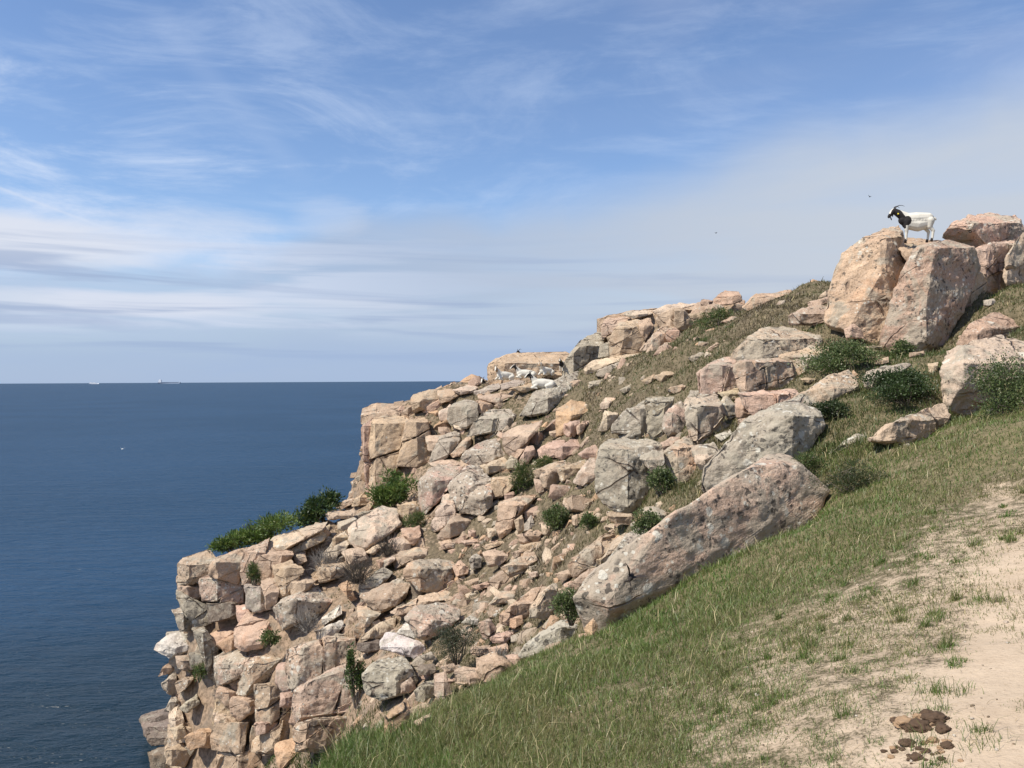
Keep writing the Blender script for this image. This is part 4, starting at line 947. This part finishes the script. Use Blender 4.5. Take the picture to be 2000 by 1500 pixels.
BUSHES = [
 ('juniper_bush', 'bright green juniper bush at the foot of the square sea tower', 770, 957, 42, 33, 33.0, 'juniper', 5200, JUN, -.1),
 ('juniper_bush', 'long low juniper running along the cliff edge, lighter green', 525, 1035, 52, 22, 31.6, 'juniper', 5200, JUN, -.42),
 ('juniper_bush', 'low juniper tip at the seaward end of the cliff edge', 450, 1060, 36, 16, 31.0, 'juniper', 3000, JUN, -.3),
 ('juniper_bush', 'darker juniper with a wind-bent top higher on the cliff edge', 622, 995, 38, 28, 33.0, 'juniper', 4600, [(.022, .05, .012), (.05, .09, .022), (.09, .12, .03)], -.55),
 ('gorse_bush', 'dark green gorse strip between pink stones in mid slope', 1022, 930, 22, 36, 28.2, 'gorse', 3200, GOR, .0),
 ('gorse_bush', 'small green gorse tuft just above and right of the gorse strip', 1060, 903, 16, 12, 28.6, 'gorse', 1300, GOR, -.3),
 ('round_shrub', 'round dark shrub in the talus left of the swollen grey boulder', 1090, 1010, 26, 24, None, 'leaf', 3600, DRK, 0),
 ('round_shrub', 'low flat dark shrub right of the round talus shrub', 1152, 1016, 22, 14, None, 'leaf', 2200, DRK, 0),
 ('round_shrub', 'dark shrub tucked under the right side of the swollen grey boulder', 1292, 938, 24, 30, 17.0, 'leaf', 3200, DRK, .3),
 ('round_shrub', 'dark shrub against the upper edge of the big pink slab', 1262, 1022, 26, 26, 14.2, 'leaf', 3400, DRK, 0),
 ('bramble', 'dark green bramble between the three-cornered slab and big pink slab', 1116, 1176, 32, 36, 12.6, 'leaf', 4600, DRK, 0),
 ('bramble', 'straggling grey-green bramble in the hollow at the turf edge', 893, 1252, 42, 36, 15.6, 'gorse', 4200, [(.03, .045, .02), (.075, .09, .045), (.16, .14, .10)], -.3),
 ('ivy', 'bright ivy hanging down the dark cleft between cliff blocks', 694, 1312, 17, 56, 21.6, 'leaf', 3000, [(.04, .07, .014), (.08, .125, .03)], 0),
 ('dark_thicket', 'dense dark green thicket in front of the standing boulders', 1652, 703, 62, 36, 19.6, 'leaf', 9000, DRK, 0),
 ('dark_thicket', 'small dark thicket at the foot of the grey standing boulder', 1757, 687, 24, 22, 20.2, 'leaf', 2600, DRK, 0),
 ('dark_thicket', 'spreading dark green shrub on the turf above the long tan rock', 1772, 752, 78, 32, 15.4, 'leaf', 9500, [(.028, .05, .014), (.06, .095, .026)], 0),
 ('dark_thicket', 'large dark bush at the right edge growing over the pale rock', 1972, 764, 74, 70, 12.8, 'leaf', 13000, DRK, 0),
 ('green_tuft', 'green rushy tuft on the upper slope below the skyline rocks', 1400, 622, 34, 18, 30.6, 'gorse', 2600, GOR, -.4),
 ('green_tuft', 'low green tuft right of the rushy tuft on the upper slope', 1438, 646, 28, 12, 29.0, 'gorse', 2000, GOR, -.2),
 ('green_tuft', 'dark green tuft above the turf of the upper slope, lowest of its row', 1330, 684, 20, 16, 30.0, 'gorse', 1500, GOR, -.3),
 ('green_tuft', 'olive tuft between the two tufts of the upper slope', 1385, 667, 22, 9, 29.4, 'gorse', 1400, GOR, -.2),
 ('green_tuft', 'small bright tuft in the middle of the brown turf', 1287, 716, 13, 8, 29.0, 'gorse', 800, GOR, -.2),
 ('green_tuft', 'green tuft in a crack on the front of the cliff top', 497, 1120, 13, 24, 28.2, 'gorse', 1400, GOR, 0),
 ('green_tuft', 'green cushion on the ledge under the black-speckled boulder', 527, 1246, 17, 14, 26.2, 'leaf', 1400, GOR, 0),
 ('green_tuft', 'pale green tuft growing low on the cliff by the dark seam', 388, 1312, 16, 17, 28.0, 'gorse', 1200, GOR, 0),
 ('green_tuft', 'dark tuft left of the leaning wedge and mottled boulder', 808, 1016, 20, 16, 30.0, 'gorse', 1700, GOR, -.2),
 ('round_shrub', 'rounded green shrub beside the turf right of the grey slanting boulder', 1622, 798, 34, 20, 15.6, 'leaf', 3600, [(.03, .05, .015), (.065, .09, .03)], 0),
 ('round_shrub', 'tussocky shrub on the turf beside the top of the big pink slab', 1665, 930, 60, 34, 12.0, 'gorse', 6000, [(.035, .055, .016), (.08, .10, .035), (.22, .18, .09)], -.1),
 ('round_shrub', 'dark shrub in the angle right of the grey slanting boulder', 1580, 905, 30, 26, 13.0, 'gorse', 3200, GOR, 0),
]
for i, b in enumerate(BUSHES):
    nm, lab, px, py, rxp, ryp, Y, kd, nn, cols, tl = b
    bush(nm, lab, px, py, rxp, ryp, Y, kd, nn, cols, None, tl, i)
def dry_shrub(label, px, py, rxp, ryp, Y, n, col, seed):
    g = np.random.default_rng(seed); Y = Y or float(np.nan_to_num(march(px, py)[0], nan=26.0)) - .3; s = Y / FPX; C = unproj(np.array(px), np.array(py + ryp), np.array(Y)); R = rxp * s; Hh = 2 * ryp * s; parts = []
    for k in range(n):
        a = g.uniform(0, 2 * PI); e = g.uniform(.15, 1.2); L = g.uniform(.6, 1.1)
        d = np.array([math.cos(a) * math.cos(e) * R, math.sin(a) * math.cos(e) * R, math.sin(e) * Hh * .9]) * L; b0 = g.normal(0, .12, 3) * [R, R, .05]
        m1 = b0 + d * .45 + g.normal(0, .07, 3) * R; m2 = b0 + d * .8 + g.normal(0, .1, 3) * R; parts.append(tube([b0, m1, m2, b0 + d + g.normal(0, .1, 3) * R], .009, .004, 3))
        for q in range(3):
            f_ = m1 + (m2 - m1) * g.random(); parts.append(tube([f_, f_ + (d * .3 + g.normal(0, .16, 3) * R)], .0055, .003, 3))
    V, F = joinm(parts); o = link('dry_shrub', mk_mesh('dry_shrub', V, F), col); o.location = C; return tag(o, label, 'shrub', 'leafless shrubs')
M_DRYTW = plain('grey_dead_twig', (.22, .20, .175)); M_DRKTW = plain('dark_dead_twig', (.10, .085, .07))
dry_shrub('grey leafless shrub between the speckled boulder and white flake on the cliff', 600, 1205, 34, 30, 25.0, 60, M_DRYTW, 1)
dry_shrub('purplish leafless shrub showing over the cliff edge juniper', 492, 1032, 20, 16, 32.0, 50, M_DRKTW, 2)
dry_shrub('dark leafless shrub in the hollow beside the pale sunlit slab', 757, 1060, 30, 28, 28.4, 80, M_DRKTW, 3)
dry_shrub('large dark leafless thicket below the pale sunlit slab', 700, 1105, 44, 34, 27.0, 110, M_DRKTW, 4)
dry_shrub('grey-brown leafless thicket on the cliff top behind the cracked ledge', 630, 1090, 36, 26, 28.6, 80, M_DRYTW, 5)
dry_shrub('greyish leafless shrub in the scree under the bramble', 975, 1280, 26, 22, 14.6, 50, M_DRYTW, 6)

# ------------------------------------------------------------------ goats
def blob(parts, vox, smooth=4):
    """one continuous skin around tapered limbs: (p0, r0, p1, r1) pieces fused by a voxel remesh"""
    bm = bmesh.new()
    for p0, r0, p1, r1 in parts:
        p0 = Vector(p0); p1 = Vector(p1); d = p1 - p0; L = max(d.length, 1e-4); m = 7
        for i in range(m):
            t = i / (m - 1); bmesh.ops.create_icosphere(bm, subdivisions=2, radius=r0 + (r1 - r0) * t, matrix=Matrix.Translation(p0 + d * t))
    me = bpy.data.meshes.new('skin'); bm.to_mesh(me); bm.free()
    ob = bpy.data.objects.new('tmp', me); COL.objects.link(ob)
    rm = ob.modifiers.new('r', 'REMESH'); rm.mode = 'VOXEL'; rm.voxel_size = vox
    sm = ob.modifiers.new('s', 'SMOOTH'); sm.iterations = smooth; sm.factor = .5
    dg = bpy.context.evaluated_depsgraph_get(); out = bpy.data.meshes.new_from_object(ob.evaluated_get(dg)); bpy.data.objects.remove(ob); bpy.data.meshes.remove(me)
    for p in out.polygons: p.use_smooth = True
    return out
def paint(me, mats, rule):
    for m in mats: me.materials.append(m)
    for p in me.polygons: p.material_index = rule(p.center)
def horn(path, r, parent):
    V, F = tube(path, r, r * .25, 6); return link('horn', mk_mesh('horn', V, F), M_HORN, parent)
def leafshape(name, c, tip, wdt, thick, mat, parent):
    c = Vector(c); tip = Vector(tip); d = tip - c; s = d.cross(Vector((0, 0, 1))).normalized(); bm = bmesh.new()
    bmesh.ops.create_uvsphere(bm, u_segments=10, v_segments=7, radius=1)
    z = d.cross(s).normalized(); M = Matrix((d.normalized() * d.length * .5, z * wdt, s * thick)).transposed().to_4x4(); M.translation = c + d * .5; bmesh.ops.transform(bm, matrix=M, verts=bm.verts)
    me = bpy.data.meshes.new(name); bm.to_mesh(me); bm.free(); return link(name, me, mat, parent)
def standing_goat(label, loc, rz, headyaw=.5, scl=1.0, front=False):
    # +x is forward, feet at z = 0, about 0.85 m at the back
    root = empty('goat', loc, rz); root.scale = (scl,) * 3
    cy, sy = math.cos(headyaw), math.sin(headyaw)
    hd = Vector((.55, 0, .915))                                 # poll
    def H(x, y, z): return (hd.x + x * cy - y * sy, hd.y + x * sy + y * cy, hd.z + z)
    P = [((-.33, 0, .665), .165, (-.05, 0, .66), .195), ((-.05, 0, .66), .195, (.18, 0, .67), .175), ((-.28, 0, .54), .17, (-.08, 0, .50), .20), ((-.08, 0, .50), .20, (.18, 0, .55), .175), ((-.30, 0, .60), .18, (.18, 0, .60), .19), ((-.38, 0, .66), .13, (-.30, 0, .58), .15), ((.18, 0, .58), .17, (.31, 0, .64), .135),
         ((.22, 0, .70), .155, (.42, 0, .83), .11), ((.42, 0, .83), .11, tuple(hd), .085), (H(0, 0, 0), .08, H(.06, 0, -.04), .074), (H(.06, 0, -.04), .07, H(.16, 0, -.155), .045), (H(.15, 0, -.145), .046, H(.17, 0, -.175), .04)]
    for sd in (-1, 1):
        fx = .20 + (.03 if sd > 0 else -.02)
        P += [((fx, .09 * sd, .56), .085, (fx + .02, .10 * sd, .36), .055), ((fx + .02, .10 * sd, .36), .050, (fx + .015, .10 * sd, .32), .048), ((fx + .015, .10 * sd, .32), .040, (fx + .03, .10 * sd, .07), .033)]
        hx = -.36 + (-.02 if sd > 0 else .05)
        P += [((hx, .09 * sd, .58), .12, (hx + .02, .10 * sd, .42), .075), ((hx + .02, .10 * sd, .42), .062, (hx - .075, .10 * sd, .295), .048), ((hx - .075, .10 * sd, .295), .042, (hx - .05, .10 * sd, .07), .033)]
    me = blob(P, .011)
    def rule(c):
        hx_ = (c.x - hd.x) * cy + (c.y - hd.y) * sy; hy_ = -(c.x - hd.x) * sy + (c.y - hd.y) * cy; hz_ = c.z - hd.z
        if c.x > .47:
            if hx_ > -.02 and abs(hy_) < .026 + .01 * (hx_ > .1) and hz_ > -.01 - hx_ * .80 and hx_ < .16: return 0      # blaze
            return 1
        if c.z > .38:
            if c.x > .27 + max(0, (c.z - .70)) * .55: return 1
            if ((c.x - .235) / .105) ** 2 + ((c.z - .60) / .135) ** 2 < 1: return 1
        return 0
    paint(me, [M_WHITE, M_BLACK], rule); link('body', me, None, root)
    for sd in (-1, 1):
        horn([H(-.0, .03 * sd, .06), H(-.05, .045 * sd, .125), H(-.12, .065 * sd, .155), H(-.20, .09 * sd, .15), H(-.26, .11 * sd, .125)], .017, root)
        ear = leafshape('ear', H(-.02, .06 * sd, .01), H(-.035, .12 * sd, -.15), .04, .012, M_BLACK, root)
        if sd > 0: leafshape('ear_tag', H(-.03, .128, -.08), H(-.035, .135, -.125), .022, .008, M_TAG, ear)
        leafshape('eye', H(.055, .055 * sd, .012), H(.075, .058 * sd, .01), .008, .008, M_HORN, root)
        for lx in (.20 + (.03 if sd > 0 else -.02) + .04, -.36 + (-.02 if sd > 0 else .05) - .04):
            V, F = tube([(lx, .10 * sd, .085), (lx + .012, .10 * sd, .0)], .030, .038, 8); top = len(V); V = np.vstack([V, V[-8:].mean(0)]); F = np.vstack([F, [(top, top - 8 + j, top - 8 + (j + 1) % 8) for j in range(8)]]); link('hoof', mk_mesh('hoof', V, F), M_HOOF, root)
    leafshape('beard', H(.12, 0, -.17), H(.08, 0, -.27), .018, .014, M_BLACK, root)
    leafshape('tail', (-.50, 0, .70), (-.56, 0, .60), .03, .03, M_WHITE, root)
    return tag(root, label, 'goat', 'goats')
def lying_goat(label, loc, rz, headyaw=0.0, headc=(1, 0), scl=1.0):
    root = empty('goat', loc, rz); root.scale = (scl,) * 3; cy, sy = math.cos(headyaw), math.sin(headyaw); hd = Vector((.46, 0, .56))
    def H(x, y, z): return (hd.x + x * cy - y * sy, hd.y + x * sy + y * cy, hd.z + z)
    P = [((-.36, 0, .19), .17, (-.05, 0, .21), .20), ((-.05, 0, .21), .20, (.22, 0, .24), .165), ((.20, 0, .26), .14, (.36, 0, .44), .09), ((.36, 0, .44), .085, tuple(hd), .075),
         (H(0, 0, 0), .072, H(.07, 0, -.02), .064), (H(.07, 0, -.02), .062, H(.20, 0, -.11), .037)]
    for sd in (-1, 1):
        P += [((.20, .12 * sd, .17), .07, (.36, .14 * sd, .07), .045), ((.36, .14 * sd, .07), .04, (.20, .17 * sd, .04), .032), ((-.34, .13 * sd, .16), .12, (-.16, .19 * sd, .12), .07), ((-.16, .19 * sd, .10), .05, (-.36, .20 * sd, .04), .035), ((-.36, .20 * sd, .04), .034, (-.14, .22 * sd, .035), .028)]
    me = blob(P, .016)
    def rule(c):
        if c.x > .40 and c.z > .36:
            hx_ = (c.x - hd.x) * cy + (c.y - hd.y) * sy; hy_ = -(c.x - hd.x) * sy + (c.y - hd.y) * cy
            return headc[0] if abs(hy_) > .03 or hx_ < .02 else headc[1]
        return 0
    paint(me, [M_WHITE, M_BLACK, M_TAN], rule); link('body', me, None, root)
    for sd in (-1, 1):
        horn([H(0, .03 * sd, .06), H(-.05, .05 * sd, .12), H(-.12, .08 * sd, .14), H(-.18, .10 * sd, .12)], .016, root)
        leafshape('ear', H(-.02, .06 * sd, .0), H(-.04, .13 * sd, -.13), .04, .012, M_BLACK if headc[0] == 1 else M_TAN, root)
    leafshape('tail', (-.50, 0, .24), (-.55, 0, .15), .03, .03, M_WHITE, root)
    return tag(root, label, 'goat', 'goats')
bpy.context.view_layer.update()
TREES = []
dg = bpy.context.evaluated_depsgraph_get()
def ground_at(x, y, ztop):
    best = None
    for o in ROCK_OBJS + [hill]:
        mw = o.matrix_world.inverted(); hit, p, nn, _ = o.ray_cast(mw @ Vector((x, y, ztop)), Vector((0, 0, -1)))
        if hit:
            z = (o.matrix_world @ p).z; best = z if best is None else max(best, z)
    return best if best is not None else ztop
def foot(px, py, Y, up=.8):
    P = unproj(np.array(px), np.array(py), np.array(Y)); return P, ground_at(P[0], P[1], P[2] + up)
P, gz = foot(1787, 469, 22.9); print('goat', P, gz)
standing_goat('black-headed white goat standing on top of the tall boulders against the sky', (P[0], P[1], max(min(gz, P[2] + .12), P[2] - .05) - .01), math.radians(180 - 12), -.0 + .42, .98)
for lab, px, py, Y, rz, hy, hc, sc in [
    ('white goat lying stretched out on the rock, largest of the resting herd', 1058, 747, 34.4, 186, .5, (1, 0), 1.12),
    ('resting goat with pale neck and dark ears, far left of the herd by the outcrop', 985, 742, 36.6, 215, .9, (2, 0), 1.0),
    ('white resting goat with dark-striped cheek beside the stretched-out goat', 1025, 738, 36.8, 190, .2, (1, 0), 1.0),
    ('pale resting goat sitting higher up, turned away behind the stretched-out goat', 1066, 726, 37.0, 235, .4, (0, 2), 1.0)]:
    P, gz = foot(px, py, Y); z = gz if -.3 < gz - P[2] < .15 else P[2]
    lying_goat(lab, (P[0], P[1], z - .03), math.radians(rz), hy, hc, sc)
P, gz = foot(1098, 727, 37.0); z = min(gz, P[2])
standing_goat('dark-faced goat standing facing the viewer at the rock wall behind the herd', (P[0], P[1], z), math.radians(250), .1, .60)
P = unproj(np.array(1022), np.array(688), np.array(41.5)); lying_goat('goat lying on top of the outcrop, only its black horned head in sight', (P[0], P[1], P[2] - .55), math.radians(235), .2, (1, 1), 1.0)
P = unproj(np.array(949), np.array(757), np.array(38.6)); lying_goat('goat half hidden at the seaward end of the outcrop with dark horns', (P[0], P[1], P[2] - .2), math.radians(250), .2, (1, 0), 1.0)

# ------------------------------------------------------------------ birds, ships
def bird(label, loc, rot, span, mat, up=.6, fork=True):
    root = empty('bird', loc); root.rotation_euler = rot; L = span * .42
    me = blob([((-L * .35, 0, 0), .012 * span / .3, (L * .1, 0, 0), .036 * span / .3), ((L * .1, 0, 0), .036 * span / .3, (L * .45, 0, .01), .026 * span / .3)], .006 * span / .3, 2); me.materials.append(mat); link('body', me, None, root)
    for sd in (-1, 1):
        h = span / 2; V = np.array([(L * .3, .02 * sd, .01), (-L * .05, .02 * sd, .01), (L * .35, h * .45 * sd, h * .45 * up), (L * .0, h * .45 * sd, h * .45 * up), (-L * .12, h * sd, h * up), (L * .3, .02 * sd, .018), (-L * .05, .02 * sd, .014), (L * .35, h * .45 * sd, h * .45 * up + .006), (L * .0, h * .45 * sd, h * .45 * up + .005)])
        F = np.array([(0, 2, 1), (1, 2, 3), (2, 4, 3), (5, 6, 7), (6, 8, 7), (7, 8, 4), (0, 5, 2), (5, 7, 2), (2, 7, 4), (1, 3, 6), (3, 8, 6), (3, 4, 8)]); link('wing', mk_mesh('wing', V, F, False), mat, root)
    V = []; F = []
    for sd in ((-1, 1) if fork else (0,)):
        b_ = len(V); V += [(-L * .25, .012, 0), (-L * .25, -.012, 0), (-L * .8, .045 * sd + .012, .0), (-L * .8, .045 * sd - .006, .0), (-L * .25, 0, .01)]; F += [(b_, b_ + 1, b_ + 3), (b_, b_ + 3, b_ + 2), (b_ + 4, b_ + 2, b_ + 3), (b_ + 4, b_, b_ + 2), (b_ + 4, b_ + 3, b_ + 1)]
    link('tail', mk_mesh('tail', np.array(V), np.array(F), False), mat, root)
    return tag(root, label, 'bird')
M_BIRD = plain('dark_plumage', (.035, .028, .025)); M_GULL = plain('white_plumage', (.8, .8, .78), .8, .05)
P = unproj(np.array(1231), np.array(1130), np.array(9.6)); bird('dark swallow flying with raised wings in front of the big pink slab', P, (math.radians(35), math.radians(-28), math.radians(62)), .30, M_BIRD, 1.35)
P = unproj(np.array(239), np.array(877), np.array(150.0)); bird('white gull flying low over the sea', P, (.2, .2, 2.4), 1.2, M_GULL, .7, False)
P = unproj(np.array(1398), np.array(455), np.array(70.0)); bird('tiny dark bird high over the ridge', P, (.1, .2, .6), .34, M_BIRD, .5)
P = unproj(np.array(1699), np.array(384), np.array(60.0)); bird('tiny dark bird in the sky near the standing goat', P, (.3, .1, 1.6), .34, M_BIRD, .5)
def boxm(x0, x1, y0, y1, z0, z1, taper=0.0):
    V = np.array([(x0 + taper * (z0 < z1), y0, z0), (x1 - taper, y0, z0), (x1 - taper, y1, z0), (x0 + taper, y1, z0), (x0, y0, z1), (x1, y0, z1), (x1, y1, z1), (x0, y1, z1)], float)
    F = np.array([(0, 1, 5), (0, 5, 4), (1, 2, 6), (1, 6, 5), (2, 3, 7), (2, 7, 6), (3, 0, 4), (3, 4, 7), (4, 5, 6), (4, 6, 7), (0, 3, 2), (0, 2, 1)]); return V, F
M_SHIPH = plain('hull_grey_blue', (.20, .25, .33)); M_SHIPW = plain('ship_white', (.75, .77, .80), .6, .04)
def ship(label, px, Yd, length, hull, white_sup):
    r = ray(np.array(px), np.array(743.0)); P = CAM + r * (Yd / r[1]); root = empty('cargo_ship' if white_sup else 'ferry', (P[0], P[1], 0)); L = length
    h = L * .055; V = np.array([(-L / 2, -L * .06, -2), (L * .46, -L * .06, -2), (L * .46, L * .06, -2), (-L / 2, L * .06, -2), (-L / 2, -L * .07, h), (L / 2, -L * .02, h * 1.25), (L / 2, L * .02, h * 1.25), (-L / 2, L * .07, h)]); _, F = boxm(0, 1, 0, 1, 0, 1)
    link('hull', mk_mesh('hull', V, F, False), hull, root)
    if white_sup: parts = [('superstructure', boxm(-L * .48, -L * .36, -L * .05, L * .05, h, h + L * .11)), ('funnel', boxm(-L * .44, -L * .41, -L * .02, L * .02, h + L * .11, h + L * .14)), ('foremast', boxm(L * .44, L * .45, -L * .005, L * .005, h, h + L * .08)), ('hatch', boxm(-L * .3, L * .4, -L * .04, L * .04, h, h + L * .012))]
    else: parts = [('superstructure', boxm(-L * .45, L * .30, -L * .05, L * .05, h, h + L * .06)), ('bridge', boxm(-L * .42, -L * .22, -L * .05, L * .05, h + L * .06, h + L * .11)), ('funnel', boxm(-L * .05, L * .02, -L * .03, L * .03, h + L * .06, h + L * .12))]
    for nm, (V, F) in parts: link(nm, mk_mesh(nm, V, F, False), M_SHIPW if nm != 'hatch' else hull, root)
    return tag(root, label, 'ship', 'ships on the horizon')
ship('grey-blue cargo ship with white stern bridge on the horizon', 331, 14000.0, 380.0, M_SHIPH, True)
ship('small white ship on the horizon, farther left of the cargo ship', 184, 15500.0, 190.0, M_SHIPW, False)

# ------------------------------------------------------------------ dung and earth clods on the path edge
M_CLOD = plain('dark_crumbly_dung', (.085, .055, .035), .95, .5, 60); M_CLODL = plain('dry_dung', (.30, .20, .12), .95, .35, 50)
def clods(name, label, spots, cat):
    x0, y0 = spots[0][:2]; Y = march(x0, y0)[0]; B = unproj(np.array(x0), np.array(y0), np.array(Y)); B[2] = ter(B[0], B[1]); root = empty(name, B); g = np.random.default_rng(5)
    for (px, py, r, lt) in spots:
        Y = march(px, py)[0]; P = unproj(np.array(px), np.array(py), np.array(Y)); P[2] = ter(P[0], P[1]); s = r * Y / FPX
        d, F = ICO[4]; V = d * [1, .9, .55] * s; V = V * (1 + .28 * fbm(d * 1.6 + px, 3, 3) + .16 * fbm(d * 6 + px, 3, 5))[:, None]; V[:, 2] = np.maximum(V[:, 2], -.25 * s) + .15 * s
        link('clod', mk_mesh('clod', V + P - B, F), M_CLODL if lt else M_CLOD, root)
    return tag(root, label, cat)
g5 = np.random.default_rng(77)
def heap(cx, cy, rx_, ry_, n, r0, r1): return [(cx + g5.normal(0, .45) * rx_, cy + g5.normal(0, .45) * ry_, g5.uniform(r0, r1), int(g5.random() < .25)) for _ in range(n)]
clods('dung_heap', 'dark crumbled dung heap where the grass meets the sand path', [(1795, 1425, 22, 0), (1768, 1420, 22, 1), (1828, 1413, 21, 0), (1810, 1402, 14, 0), (1842, 1428, 14, 0)] + heap(1800, 1420, 55, 22, 34, 3, 11), 'dung')
clods('dung_heap', 'scattered smaller dung lumps just in front of the big dung heap', [(1772, 1462, 14, 0), (1850, 1466, 12, 0), (1822, 1452, 11, 1), (1790, 1482, 13, 0)] + heap(1805, 1470, 75, 24, 34, 2.5, 8), 'dung')
# pebbles and crumbs on the sand, too small to pick apart
g6 = np.random.default_rng(15); VV = []; FF = []; CC = []; bi = 0
for i in range(320):
    y = 2.8 * (9 / 2.8) ** g6.random(); x = y * g6.uniform(.05, .66); z = float(ter(x, y)); s_ = g6.uniform(.003, .010) * (1 + (g6.random() < .05) * 1.5); d, F = ICO[1]
    V = d * s_ * g6.uniform(.6, 1.2, 3) * (1 + .2 * g6.normal(size=(len(d), 1))); VV.append(V + [x, y, z + s_ * .2]); FF.append(F + bi); bi += len(V)
    CC.append(np.tile(np.r_[np.array([(.5, .4, .3), (.2, .15, .1), (.62, .55, .45)][g6.integers(3)]) * g6.uniform(.7, 1.1), .1], (len(V), 1)))
pb = link('pebbles', mk_mesh('pebbles', np.vstack(VV), np.vstack(FF), True, np.vstack(CC)), M_RUB); pb['kind'] = 'stuff'; pb['label'] = 'small pebbles and crumbs strewn over the sandy path'
